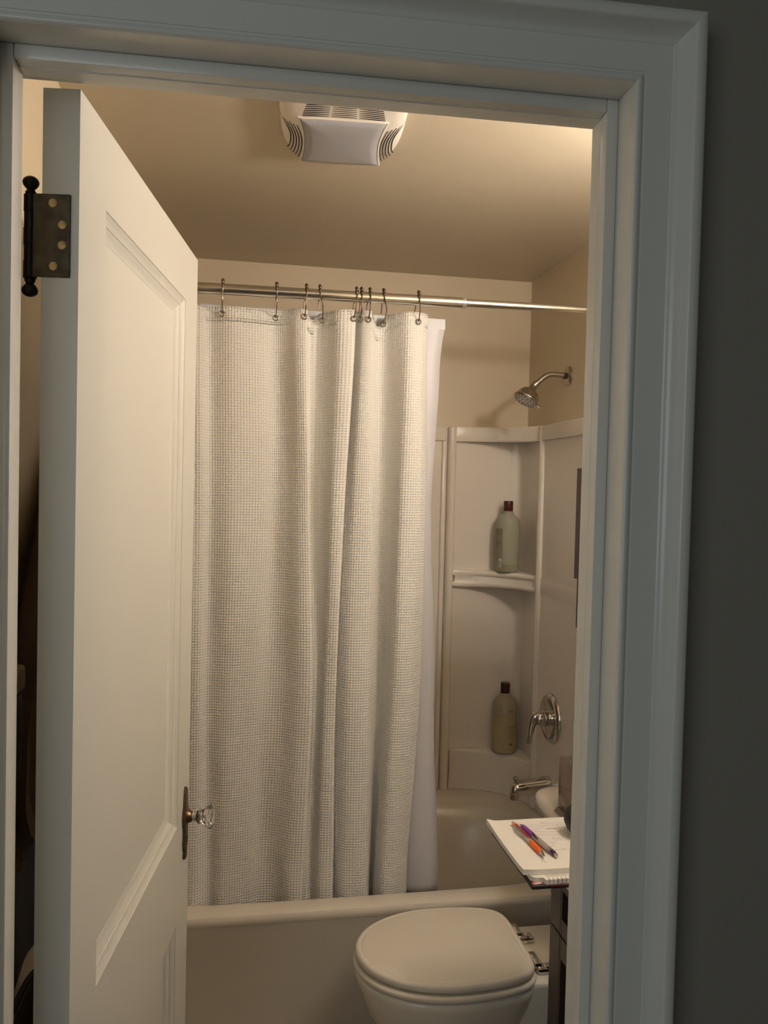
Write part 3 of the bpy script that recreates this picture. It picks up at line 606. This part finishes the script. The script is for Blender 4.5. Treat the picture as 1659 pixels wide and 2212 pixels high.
bm = bmesh.new(); loft(bm, [rr_ring(0.66, 1.03, 1.84, 2.02, 0.10), rr_ring(0.66, 1.05, 1.82, 2.04, 0.33, 7), rr_ring(0.665, 1.06, 1.805, 2.055, 0.392, 8), rr_ring(0.665, 1.06, 1.805, 2.055, 0.402, 8), rr_ring(0.67, 1.055, 1.81, 2.05, 0.407, 8)], True, True, True); obj('seat_deck', bm, m_porc, to, ang=60)
bm = bmesh.new(); loft(bm, [rr_ring(0.90, 1.10, 1.79, 2.07, 0.402, 7), rr_ring(0.885, 1.105, 1.775, 2.085, 0.418, 7), rr_ring(0.870, 1.107, 1.755, 2.105, 0.45, 8), rr_ring(0.858, 1.108, 1.738, 2.122, 0.52, 8), rr_ring(0.845, 1.109, 1.722, 2.138, 0.714, 8)], True, True, True); obj('tank', bm, m_porc, to, ang=60)
bm = bmesh.new(); loft(bm, [rr_ring(0.831, 1.114, 1.700, 2.136, 0.7145, 6), rr_ring(0.819, 1.115, 1.689, 2.147, 0.720, 5.5), rr_ring(0.814, 1.115, 1.685, 2.151, 0.731, 5.5), rr_ring(0.816, 1.115, 1.687, 2.149, 0.742, 5.5), rr_ring(0.823, 1.115, 1.694, 2.142, 0.750, 5.5), rr_ring(0.835, 1.113, 1.706, 2.130, 0.755, 4.8), rr_ring(0.858, 1.10, 1.74, 2.10, 0.756, 5)], True, True, True); obj('tank_lid', bm, m_porc, to, ang=60)
for y0, y1 in ((1.832, 1.902), (1.968, 2.034)):
    bm = bmesh.new(); box(bm, (0.7365, y0+0.014, 0.4145), (0.7555, y1, 0.4290), 0.004, 2); box(bm, (0.7400, y0, 0.4072), (0.7820, y0+0.030, 0.4225), 0.005, 2)
    lathe(bm, (0.766, y0+0.013, 0.4220), (0, 0, 1), [(0, 0.010), (0.003, 0.009), (0.005, 0.005)], 20); obj('seat_hinge', bm, m_chrome, to, label='chrome seat hinge')
bm = bmesh.new(); lathe(bm, (0.846, 1.76, 0.67), (-1, 0, 0), [(0, 0.012), (0.006, 0.012), (0.010, 0.008)], 20); tube(bm, [(0.837, 1.76, 0.67), (0.832, 1.785, 0.667), (0.832, 1.82, 0.660)], 0.005, 12); obj('flush_lever', bm, m_chrome, to)

# ------------------------------------------------------------------ tissue box on the tank
tb = thing('tissue_box_cover', 'glossy brown-grey metal tissue box on the toilet tank', 'tissue box', (0.89, 1.83, 0.756))
for k, (e, z0, z1) in enumerate(((0.008, 0.7563, 0.7600), (0.005, 0.7602, 0.7650), (0.003, 0.7652, 0.7690))):
    bm = bmesh.new(); box(bm, (0.826-e, 1.71-e, z0), (0.954+e, 1.950+e, z1), 0.0015, 2); obj('base_moulding', bm, m_boxb, tb)
bm = bmesh.new(); box(bm, (0.826, 1.71, 0.7692), (0.954, 1.950, 0.9005), 0.0018, 2); obj('box_shell', bm, m_box, tb)
bm = bmesh.new(); loft(bm, [se(0.89, 1.86, 0.022, 0.058, 2, 0.9007, 48), se(0.89, 1.86, 0.024, 0.060, 2, 0.9020, 48), se(0.89, 1.86, 0.020, 0.056, 2, 0.9022, 48)]); obj('slot_rim', bm, m_box, tb)
bm = bmesh.new(); rows = []
for j in range(9):
    f = j/8; rows.append([(0.89-0.018*f+0.012*sin(i*0.9+f*2)*f, 1.82+0.085*(i/16)+0.01*f*sin(i), 0.901+0.045*f*(0.7+0.3*sin(i*1.3))) for i in range(17)])
loft(bm, rows, False); o = obj('tissue', bm, m_tissue, tb, label='white tissue pulled up'); md = o.modifiers.new('thickness', 'SOLIDIFY'); md.thickness = 0.0006

# ------------------------------------------------------------------ vanity, planner, notebooks
vn = thing('vanity_cabinet', 'dark espresso vanity cabinet beside the toilet, under the notebooks', 'cabinet', (0.90, 1.34, 0))
bm = bmesh.new(); box(bm, (0.688, 1.06, 0.085), (1.118, 1.6, 0.80)); box(bm, (0.72, 1.06, 0.0), (1.118, 1.59, 0.085)); obj('carcass', bm, m_esp, vn, smooth=False)
bm = bmesh.new(); box(bm, (0.670, 1.551, 0.0), (0.688, 1.603, 0.667), 0.001, 1); obj('face_stile', bm, m_esp, vn)
bm = bmesh.new(); box(bm, (0.670, 1.551, 0.671), (0.688, 1.603, 0.80), 0.001, 1); obj('face_stile', bm, m_esp, vn)
def shaker(name, y0, y1, z0, z1, st, sz):
    bm = bmesh.new(); x0, x1 = 0.670, 0.688
    box(bm, (x0, y1-st, z0), (x1, y1, z1), 0.0008, 1); box(bm, (x0, y0, z0), (x1, y0+st, z1), 0.0008, 1); box(bm, (x0, y0+st, z1-sz), (x1, y1-st, z1), 0.0008, 1); box(bm, (x0, y0+st, z0), (x1, y1-st, z0+sz), 0.0008, 1)
    o = obj(name, bm, m_esp, vn); bm = bmesh.new(); box(bm, (x0+0.011, y0+st-0.002, z0+sz-0.002), (x1, y1-st+0.002, z1-sz+0.002)); obj('inset_panel', bm, m_esp, o, smooth=False)
    bm = bmesh.new(); lathe(bm, (x0, (y0+y1)/2, (z0+z1)/2 if z1-z0 < 0.2 else z1-0.05), (-1, 0, 0), [(0, 0.005), (0.012, 0.005), (0.016, 0.012), (0.022, 0.010)], 20); obj('pull_knob', bm, m_nickel, o)
shaker('drawer', 1.31, 1.5495, 0.671, 0.797, 0.006, 0.034); shaker('drawer', 1.065, 1.307, 0.671, 0.797, 0.006, 0.034)
shaker('cabinet_door', 1.31, 1.5495, 0.09, 0.667, 0.006, 0.045); shaker('cabinet_door', 1.065, 1.307, 0.09, 0.667, 0.006, 0.045)
ct = thing('sink_counter', 'white vanity top with sink basin, mostly covered by the notebooks', 'countertop', (0.90, 1.34, 0.80))
bm = bmesh.new(); loft(bm, [rr_ring(0.652, 1.118, 1.045, 1.618, 0.8003, 16), rr_ring(0.648, 1.118, 1.041, 1.622, 0.805, 16), rr_ring(0.648, 1.118, 1.041, 1.622, 0.820, 16), rr_ring(0.652, 1.116, 1.045, 1.618, 0.8240, 16), se(0.90, 1.25, 0.15, 0.165, 2.2, 0.8240, 96), se(0.90, 1.25, 0.14, 0.155, 2.2, 0.815, 96), se(0.90, 1.25, 0.10, 0.11, 2.2, 0.806, 96)], True, True, True); obj('sink_slab', bm, m_porc, ct)
pl = thing('floral_planner', 'black planner with pink floral pattern, bottom of the notebook stack', 'planner', (0.67, 1.56, 0.824))
bm = bmesh.new(); box(bm, (0.563, 1.4385, 0.8245), (0.77, 1.688, 0.8325), 0.0025, 3); obj('cover', bm, m_pcover, pl)
petals = [((0.577, 1.4475), 0.010, 0.0035, 0.2, m_pinkl), ((0.572, 1.452), 0.009, 0.0025, 0.9, m_pink), ((0.597, 1.4455), 0.013, 0.0040, -0.15, m_pink), ((0.580, 1.4560), 0.008, 0.0022, 0.5, m_pink), ((0.612, 1.4450), 0.010, 0.003, 0.3, m_pinkl), ((0.569, 1.470), 0.006, 0.0018, 1.3, m_pinkl), ((0.568, 1.487), 0.007, 0.0018, 1.4, m_pink), ((0.568, 1.53), 0.007, 0.002, 1.4, m_pink)]
for (px_, py_), a_, b_, th_, m_ in petals:
    bm = bmesh.new(); N = 16; loft(bm, [[(px_+a_*k_*cos(t_)*cos(th_)-b_*k_*sin(t_)*sin(th_), py_+a_*k_*cos(t_)*sin(th_)+b_*k_*sin(t_)*cos(th_), z) for t_ in [2*pi*q/N for q in range(N)]] for z, k_ in ((0.8324, 1), (0.8328, 0.9))], True, True, True); obj('flower_petal', bm, m_, pl)
# side edge petals along the near edge
bm = bmesh.new(); box(bm, (0.60, 1.4375, 0.8290), (0.77, 1.4390, 0.8320)); obj('red_edge', bm, m_rededge, pl, smooth=False)
nb = thing('middle_notepad', 'white graph notepad peeking out below the top notebook', 'notepad', (0.67, 1.55, 0.8328))
bm = bmesh.new(); poly = [(0.567, 1.680), (0.567, 1.460), (0.574, 1.4515), (0.590, 1.4495), (0.591, 1.4395), (0.76, 1.4435), (0.76, 1.680)]
prism(bm, poly, 0.8330, 0.8418); obj('pages', bm, m_paper, nb, smooth=False)
for x0, y0, x1, y1, w_ in ((0.596, 1.4568, 0.640, 1.4570, 0.0010), (0.640, 1.4582, 0.76, 1.4595, 0.0005), (0.596, 1.4525, 0.76, 1.4545, 0.0005)):
    bm = bmesh.new(); box(bm, (x0, y0, 0.8418), (x1, y0+w_, 0.8421)); obj('ink_line', bm, m_ink, nb, smooth=False)
for k in range(14):
    bm = bmesh.new(); x = 0.598+k*0.0085; box(bm, (x, 1.4396, 0.8345), (x+0.0011, 1.4475, 0.8422)); obj('binding_stitch', bm, m_ink, nb, smooth=False)
tn = thing('graph_notebook', 'open white graph-paper notebook with sketches, topmost on the vanity', 'notebook', (0.66, 1.575, 0.8423))
bm = bmesh.new(); rows = []
def curl(x, y): return 0.0045*math.exp(-((x-0.553)/0.012)**2)*math.exp(-((y-1.692)/0.05)**2)+0.0035*math.exp(-((x-0.553)**2+(y-1.461)**2)/0.0004)*0.6
nx_, ny_ = 30, 30
top = [[(0.5535+0.207*i/nx_, 1.461+0.2325*j/ny_, 0.8522+curl(0.5535+0.207*i/nx_, 1.461+0.2325*j/ny_)) for i in range(nx_+1)] for j in range(ny_+1)]
bot = [[(x, y, 0.8424+0.6*curl(x, y)) for x, y, z in row] for row in top]
loft(bm, top, False); loft(bm, bot, False)
per_t = top[0]+[r_[-1] for r_ in top[1:]]+top[-1][::-1][1:]+[r_[0] for r_ in top[::-1][1:-1]]
per_b = bot[0]+[r_[-1] for r_ in bot[1:]]+bot[-1][::-1][1:]+[r_[0] for r_ in bot[::-1][1:-1]]
loft(bm, [per_b, per_t]); bmesh.ops.remove_doubles(bm, verts=bm.verts, dist=1e-6); obj('pages', bm, m_paper, tn, ang=50)
LINES = [([(0.615, 1.6605), (0.7201, 1.6662)], 0), ([(0.6292, 1.6505), (0.7152, 1.6569)], 0), ([(0.6355, 1.612), (0.6925, 1.6049)], 0), ([(0.6633, 1.6225), (0.6999, 1.6203)], 0), ([(0.701, 1.6562), (0.6968, 1.6254)], 1),
         ([(0.6304, 1.6313), (0.6350, 1.637), (0.6476, 1.641), (0.6673, 1.6458)], 0), ([(0.6304, 1.6313), (0.6444, 1.6272), (0.6633, 1.6225)], 0), ([(0.6664, 1.5967), (0.6652, 1.581), (0.6834, 1.5832)], 2), ([(0.668, 1.594), (0.674, 1.586), (0.679, 1.593), (0.684, 1.586)], 2),
         ([(0.6484, 1.572), (0.6598, 1.5728)], 1), ([(0.6507, 1.5651), (0.6657, 1.5698)], 1), ([(0.6449, 1.5507), (0.6557, 1.5601)], 2), ([(0.6466, 1.5376), (0.6841, 1.5371)], 1), ([(0.6075, 1.5619), (0.6034, 1.4899)], 2), ([(0.6095, 1.5400), (0.6084, 1.4860)], 2),
         ([(0.632, 1.660), (0.629, 1.612)], 0)]
for pts, kk in LINES:
    bm = bmesh.new(); P = [Vector((x, y, 0.8524)) for x, y in pts]
    for a, b in zip(P, P[1:]):
        d = (b-a).normalized(); nrm = Vector((-d.y, d.x, 0))*(0.00030 if kk == 0 else 0.0004)
        vv = [bm.verts.new(p) for p in (a-nrm, b-nrm, b+nrm, a+nrm)]; bm.faces.new(vv)
    obj('ink_line', bm, m_ink2 if kk == 2 else m_ink, tn, smooth=False)
for txt, x, y, sz in (('bathtub', 0.681, 1.6355, 0.0085), ('60 in', 0.674, 1.6690, 0.0055), ('15 in', 0.668, 1.5395, 0.0055)):
    t = dm(txt, sz); bm = bmesh.new(); merge(bm, t, lambda v_: Vector((x+v_.x, y+v_.y, 0.8525))); obj('handwriting', bm, m_ink, tn, smooth=False)

def pen(name, label, a, b, z, parts):
    """a -> b axis on the page; parts: (name, material, [(t, radius)...])"""
    A = Vector((a[0], a[1], z)); B = Vector((b[0], b[1], z)); ax = (B-A); Ln = ax.length
    t = thing(name, label, 'pen', ((A+B)/2)-Vector((0, 0, 0.0055)))
    for nm, m_, pr_ in parts:
        bm = bmesh.new(); lathe(bm, A, ax, [(q*Ln, r_) for q, r_ in pr_], 24); obj(nm, bm, m_, t)
    return t, A, ax
PZ = 0.8523+0.0058
p1, A, ax = pen('orange_pen', 'silver and orange retractable pen with red clip, left on the notebook', (0.6035, 1.664), (0.6115, 1.500), PZ, [
    ('push_button', m_silver, [(-0.01, 0.0022), (0.0, 0.0034), (0.045, 0.0036), (0.055, 0.0030)]),
    ('top_collar', m_orange, [(0.055, 0.0042), (0.10, 0.0046), (0.11, 0.0046)]),
    ('barrel', m_silver, [(0.11, 0.0046), (0.35, 0.0052), (0.58, 0.0056), (0.60, 0.0052)]),
    ('grip', m_orange, [(0.60, 0.0052), (0.61, 0.0057), (0.80, 0.0058), (0.885, 0.0050), (0.89, 0.0046)]),
    ('tip', m_chrome, [(0.89, 0.0046), (0.955, 0.0028), (0.985, 0.0014), (1.0, 0.0008)])])
d = ax.normalized(); sd = Vector((-1, 0, 0)); Ln = ax.length
bm = bmesh.new(); tube(bm, [A+d*Ln*0.12+Vector((-0.001, 0, 0.0042)), A+d*Ln*0.28+Vector((-0.0015, 0, 0.0052)), A+d*Ln*0.50+Vector((-0.001, 0, 0.0050)), A+d*Ln*0.57+Vector((-0.0, 0, 0.0045))], [0.0026, 0.0032, 0.0030, 0.0016], 12); obj('inlay', bm, m_red, p1, label='dark red inlay')
bm = bmesh.new(); tube(bm, [A+d*Ln*0.13+sd*0.0045, A+d*Ln*0.20+sd*0.0085+Vector((0, 0, 0.001)), A+d*Ln*0.36+sd*0.0085, A+d*Ln*0.42+sd*0.006], [0.0018, 0.0016, 0.0013, 0.0010], 8); obj('clip', bm, m_chrome, p1)
p2, A, ax = pen('purple_pen', 'silver and purple retractable pen, right on the notebook', (0.6155, 1.6545), (0.6370, 1.4980), PZ, [
    ('tip', m_chrome, [(-0.01, 0.0008), (0.01, 0.0014), (0.04, 0.0026), (0.075, 0.0044)]),
    ('grip', m_purple, [(0.075, 0.0046), (0.085, 0.0053), (0.20, 0.0058), (0.365, 0.0058), (0.375, 0.0052)]),
    ('collar', m_silver, [(0.375, 0.0052), (0.38, 0.0056), (0.40, 0.0056)]),
    ('barrel', m_silver, [(0.405, 0.0054), (0.60, 0.0056), (0.80, 0.0052), (0.86, 0.0050)]),
    ('end_cap', m_dpurple, [(0.86, 0.0050), (0.93, 0.0048), (0.945, 0.0038)]),
    ('push_button', m_chrome, [(0.945, 0.0032), (0.985, 0.0034), (1.0, 0.0026)])])
d = ax.normalized(); Ln = ax.length
for q in (0.80, 0.835):
    bm = bmesh.new(); lathe(bm, A+d*Ln*q, d, [(0, 0.0053), (0.0012, 0.0053)], 20); obj('ring', bm, m_dpurple, p2)
bm = bmesh.new(); tube(bm, [A+d*Ln*0.39+Vector((-0.002, 0, 0.0045)), A+d*Ln*0.46+Vector((-0.003, 0, 0.0046)), A+d*Ln*0.55+Vector((-0.0035, 0, 0.0040))], [0.0030, 0.0024, 0.0008], 12); obj('inlay', bm, m_dpurple, p2)
bm = bmesh.new(); tube(bm, [A+d*Ln*0.84+Vector((-0.0045, 0, 0.0005)), A+d*Ln*0.80+Vector((-0.0072, 0, 0.001)), A+d*Ln*0.50+Vector((-0.0070, 0, 0)), A+d*Ln*0.46+Vector((-0.0058, 0, 0))], 0.0011, 8); obj('clip', bm, m_silver, p2)

tm = thing('tape_measure', 'black rubbery tape measure with cream disc on the notebook, cut by the door frame', 'tape measure', (0.735, 1.60, 0.8523))
bm = bmesh.new(); rings = []
for z, k, dx in ((0.8526, 0.78, 0.006), (0.856, 0.84, 0.005), (0.8635, 0.88, 0.004), (0.8645, 0.95, 0.002), (0.878, 1.06, 0), (0.892, 1.06, 0), (0.904, 0.96, 0.002), (0.912, 0.80, 0.005), (0.9165, 0.55, 0.01), (0.918, 0.2, 0.012)):
    rings.append(se(0.7325+dx, 1.598, 0.033*k, 0.034*k, 2.8, z, 40))
loft(bm, rings, True, True, True); obj('case', bm, m_rub, tm, ang=50)
bm = bmesh.new(); lathe(bm, (0.7400, 1.592, 0.9160), (0.10, -0.15, 0.98), [(0, 0.019), (0.0018, 0.019), (0.0024, 0.017)], 32); obj('cream_disc', bm, m_cream, tm, label='cream disc on top')

# ------------------------------------------------------------------ wall cabinet over the tank (only its dark edge shows)
wc = thing('wall_cabinet', 'dark wall cabinet above the toilet, only a sliver showing by the frame', 'cabinet', (1.02, 1.92, 1.2))
bm = bmesh.new(); box(bm, (0.935, 1.735, 1.345), (1.119, 2.095, 1.640)); obj('carcass', bm, m_esp, wc, smooth=False)
for y0, y1 in ((1.735, 1.913), (1.917, 2.095)):
    bm = bmesh.new(); box(bm, (0.913, y0, 1.340), (0.934, y1, 1.640), 0.002, 2); o = obj('cabinet_door', bm, m_esp, wc)
    bm = bmesh.new(); lathe(bm, (0.913, y1-0.02 if y0 < 1.8 else y0+0.02, 1.38), (-1, 0, 0), [(0, 0.004), (0.010, 0.004), (0.014, 0.010), (0.018, 0.008)], 16); obj('pull_knob', bm, m_nickel, o)
for y in (1.737, 2.080):
    bm = bmesh.new(); box(bm, (0.922, y, 1.205), (1.119, y+0.014, 1.345), 0.002, 2); obj('side_bracket', bm, m_esp, wc)
bm = bmesh.new(); box(bm, (0.940, 1.751, 1.205), (1.119, 2.080, 1.219)); obj('open_shelf', bm, m_esp, wc, smooth=False)

# ------------------------------------------------------------------ vanity light on the right wall (the lamp that lights the room)
LX, LZ = 1.020, 2.130
vl = thing('vanity_light', 'three-globe vanity light on the right wall, out of sight behind the casing', 'wall lamp', (XR, 1.36, LZ))
bm = bmesh.new(); box(bm, (1.100, 1.03, LZ-0.05), (XR-0.001, 1.51, LZ+0.03), 0.004, 2); obj('back_plate', bm, m_nickel, vl)
for y in (1.10, 1.27, 1.44):
    bm = bmesh.new(); tube(bm, [(1.10, y, LZ-0.02), (1.06, y, LZ-0.022), (LX, y, LZ-0.055)], 0.008, 12); lathe(bm, (LX, y, LZ-0.062), (0, 0, 1), [(0, 0.012), (0.004, 0.026), (0.020, 0.028)], 24); obj('arm', bm, m_nickel, vl)
    bm = bmesh.new(); bmesh.ops.create_uvsphere(bm, u_segments=24, v_segments=16, radius=0.042, matrix=Matrix.Translation((LX, y, LZ))); obj('globe', bm, m_bulb, vl, label='glowing globe')

# ------------------------------------------------------------------ exhaust fan on the ceiling
FX, FY, FR = 0.223, 1.868, radians(-5.0)
def FF(v): p, q, z = v; return Vector((FX+p*cos(FR)-q*sin(FR), FY+p*sin(FR)+q*cos(FR), z))
fan = thing('exhaust_fan', 'white ceiling exhaust fan with grey light lens and curved slots', 'exhaust fan', (FX, FY, ZC))
def bodyring(k, z, N=96):
    out = []
    for i in range(N):
        t_ = 2*pi*i/N; c, s = cos(t_), sin(t_); a, b, n = 0.136-k, 0.199-k, 5.2
        q = -0.072; rad = (abs(c/a)**n+abs(s/b)**n)**(-1/n); x, y = rad*c, rad*s
        x *= 1-0.10*max(0, y/b)**2
        out.append(FF((x, q+y, z)))
    return out
bm = bmesh.new(); loft(bm, [bodyring(0.0, ZC-0.0005), bodyring(0.0, ZC-0.009), bodyring(0.004, ZC-0.016), bodyring(0.012, ZC-0.023), bodyring(0.03, ZC-0.0275), bodyring(0.05, ZC-0.029), bodyring(0.10, ZC-0.030)], True, True, True); obj('grille_body', bm, m_vent, fan, ang=60)
def lensring(k, z, N=25):
    w_, h_ = 0.093-k, 0.112-k; e = []
    bow = lambda s_: 0.010*(1-s_*s_)
    for i in range(N): s_ = -1+2*i/(N-1); e.append((s_*w_, -h_-0.002*(1-s_*s_)))
    for i in range(1, N): s_ = -1+2*i/(N-1); e.append((w_-bow(s_), s_*h_))
    for i in range(1, N): s_ = -1+2*i/(N-1); e.append((-s_*w_, h_+0.004*(1-s_*s_)))
    for i in range(1, N-1): s_ = -1+2*i/(N-1); e.append((-w_+bow(s_), -s_*h_))
    return [FF((x, y, z)) for x, y in e]
bm = bmesh.new(); loft(bm, [lensring(-0.004, ZC-0.026), lensring(-0.004, ZC-0.0315), lensring(-0.001, ZC-0.0325), lensring(0.0, ZC-0.031)], True, False, False); obj('lens_frame', bm, m_vent, fan)
bm = bmesh.new(); loft(bm, [lensring(0.0, ZC-0.030), lensring(0.003, ZC-0.0345), lensring(0.02, ZC-0.037), lensring(0.06, ZC-0.0385)], True, True, True); obj('light_lens', bm, m_lens, fan, ang=60, label='grey translucent light lens')
def strip(pts, w_, zf, name='slot_shade'):
    bm = bmesh.new(); a = []; b = []
    for i, p in enumerate(pts):
        d_ = Vector(pts[min(i+1, len(pts)-1)])-Vector(pts[max(i-1, 0)]); d_.normalize(); nrm = Vector((-d_.y, d_.x)); ww = w_*(0.35+0.65*sin(pi*(0.08+0.84*i/(len(pts)-1))))
        a.append((p[0]+nrm.x*ww, p[1]+nrm.y*ww)); b.append((p[0]-nrm.x*ww, p[1]-nrm.y*ww))
    ol = a+b[::-1]
    loft(bm, [[FF((x, y, zf(x, y))) for x, y in ol], [FF((x, y, zf(x, y)-0.0012)) for x, y in ol]], True, False, True)
    # slot shade painted as a dark strip standing proud of the grille
    bmesh.ops.triangulate(bm, faces=[f_ for f_ in bm.faces if len(f_.verts) > 4]); obj(name, bm, m_dark, fan, smooth=False)
def zbody(x, y):
    e = 0.136*(1-0.10*max(0, (y+0.072)/0.196)**2)-abs(x)
    for (k0, z0), (k1, z1) in zip(((0, 0.009), (0.004, 0.016), (0.012, 0.023), (0.03, 0.0275), (0.05, 0.029)), ((0.004, 0.016), (0.012, 0.023), (0.03, 0.0275), (0.05, 0.029), (1, 0.030))):
        if e < k1: return ZC-(z0+(z1-z0)*max(0, (e-k0))/(k1-k0))+0.0004
    return ZC-0.030
for sg in (-1, 1):
    for k in range(5):
        x0 = 0.0895+k*0.0062
        pts = [(sg*(x0+0.010*s_*s_+(0.010*k/4)*max(0, -s_)**2), (0.015-0.006*k)+s_*(0.085-0.001*k)) for s_ in [-1+2*i/14 for i in range(15)]]
        strip(pts, 0.0013, zbody)
for k in range(7):
    for a_, b_ in ((-0.088, -0.032), (-0.027, 0.027), (0.032, 0.088)):
        y = -0.124-k*0.0085; g = 1-0.03*k
        pts = [((a_+(b_-a_)*i/8)*g*(1+0.10*k/6), y-0.004*(1-((a_+(b_-a_)*i/8)/0.07)**2)) for i in range(9)]
        strip(pts, 0.0017, lambda x, y_: zbody(x, y_)-0.0004)

# ------------------------------------------------------------------ behind the door: towel and bag on the left wall
tw = thing('brown_towel', 'dark brown towel hanging on the left wall behind the open door', 'towel', (XL, 1.85, 0.95))
bm = bmesh.new(); nearp = [(0.93, 1.42), (0.96, 1.32), (1.03, 1.255), (1.15, 1.27), (1.30, 1.36), (1.45, 1.50), (1.58, 1.64), (1.72, 1.78), (1.80, 1.84)]
rows = []
for j in range(41):
    z = 0.93+(1.80-0.93)*j/40; ny = 1.84
    for (za, ya), (zb, yb) in zip(nearp, nearp[1:]):
        if za <= z <= zb: ny = ya+(yb-ya)*(z-za)/(zb-za)
    fy = 1.90+0.12*sin(min(1, (1.80-z)/0.4)*pi/2)
    rows.append([(XL+0.027+0.008*sin(i*0.9+z*2)+0.003*sin(i*2.3), ny+(fy-ny)*i/30+0.004*sin(z*90)*(1 if i == 0 else 0), z) for i in range(31)])
loft(bm, rows, False); o = obj('towel_cloth', bm, m_brown, tw); md = o.modifiers.new('thickness', 'SOLIDIFY'); md.thickness = 0.006; md.offset = 0
bm = bmesh.new(); tube(bm, [(XL+0.001, 1.87, 1.80), (XL+0.04, 1.87, 1.80), (XL+0.045, 1.87, 1.82)], 0.006, 12); obj('wall_hook', bm, m_black, tw)
bg = thing('black_bag', 'black bag with a beige cloth folded on top, in the gap behind the door', 'bag', (-0.315, 1.25, 1.1))
bm = bmesh.new(); loft(bm, [se(-0.318, 1.245, 0.012, 0.030, 3, 1.13, 32), se(-0.318, 1.245, 0.016, 0.040, 3, 1.16, 32), se(-0.318, 1.245, 0.016, 0.046, 3, 1.24, 32), se(-0.318, 1.245, 0.014, 0.045, 3, 1.262, 32)], True, True, True); obj('pouch', bm, m_blackcloth, bg)
bm = bmesh.new(); tube(bm, [(-0.318, 1.22, 1.26), (-0.330, 1.215, 1.40), (XL+0.012, 1.215, 1.52)], 0.003, 8); obj('strap', bm, m_blackcloth, bg)
bm = bmesh.new(); box(bm, (-0.332, 1.205, 1.262), (-0.303, 1.290, 1.300), 0.006, 3); obj('folded_cloth', bm, m_beige, bg, label='folded beige cloth')

gm = thing('black_darkener', 'black garment added low on the left wall under the brown towel', 'darkener', (XL, 1.6, 0.68))  # black sheet added to darken the gap below the towel
bm = bmesh.new(); rows = []
for j in range(25):
    z = 0.685+0.605*j/24
    rows.append([(XL+0.0055+0.002*sin(i*0.8+z*5), 1.14+0.05*(j/24)**2+0.62*i/24, z+0.01*sin(i*0.5)*(1-j/24)) for i in range(25)])
loft(bm, rows, False); o = obj('darkener_cloth', bm, m_blackcloth, gm); md = o.modifiers.new('thickness', 'SOLIDIFY'); md.thickness = 0.002; md.offset = 0
bm = bmesh.new(); tube(bm, [(XL+0.001, 1.45, 1.292), (XL+0.012, 1.45, 1.292)], 0.004, 10); obj('wall_peg', bm, m_black, gm)
hp = thing('brown_filler', 'added brown hamper on the floor in the gap behind the door', 'filler', (-0.30, 1.35, 0))  # brown box added to keep the low end of the gap dark
bm = bmesh.new(); loft(bm, [rr_ring(-0.355, -0.245, 1.16, 1.58, 0.001, 6), rr_ring(-0.360, -0.238, 1.15, 1.59, 0.66, 6), rr_ring(-0.352, -0.246, 1.16, 1.58, 0.66, 6), rr_ring(-0.350, -0.250, 1.17, 1.57, 0.03, 6)], True, True, True); obj('filler_body', bm, M('filler_brown', (0.14, 0.085, 0.04), 0.7, bump=0.6, bscale=150), hp)
bm = bmesh.new(); loft(bm, [rr_ring(-0.363, -0.235, 1.147, 1.593, 0.645, 6), rr_ring(-0.366, -0.232, 1.144, 1.596, 0.655, 6), rr_ring(-0.363, -0.235, 1.147, 1.593, 0.668, 6), rr_ring(-0.354, -0.244, 1.156, 1.584, 0.668, 6), rr_ring(-0.354, -0.244, 1.156, 1.584, 0.645, 6)]); obj('filler_rim', bm, m_esp, hp)
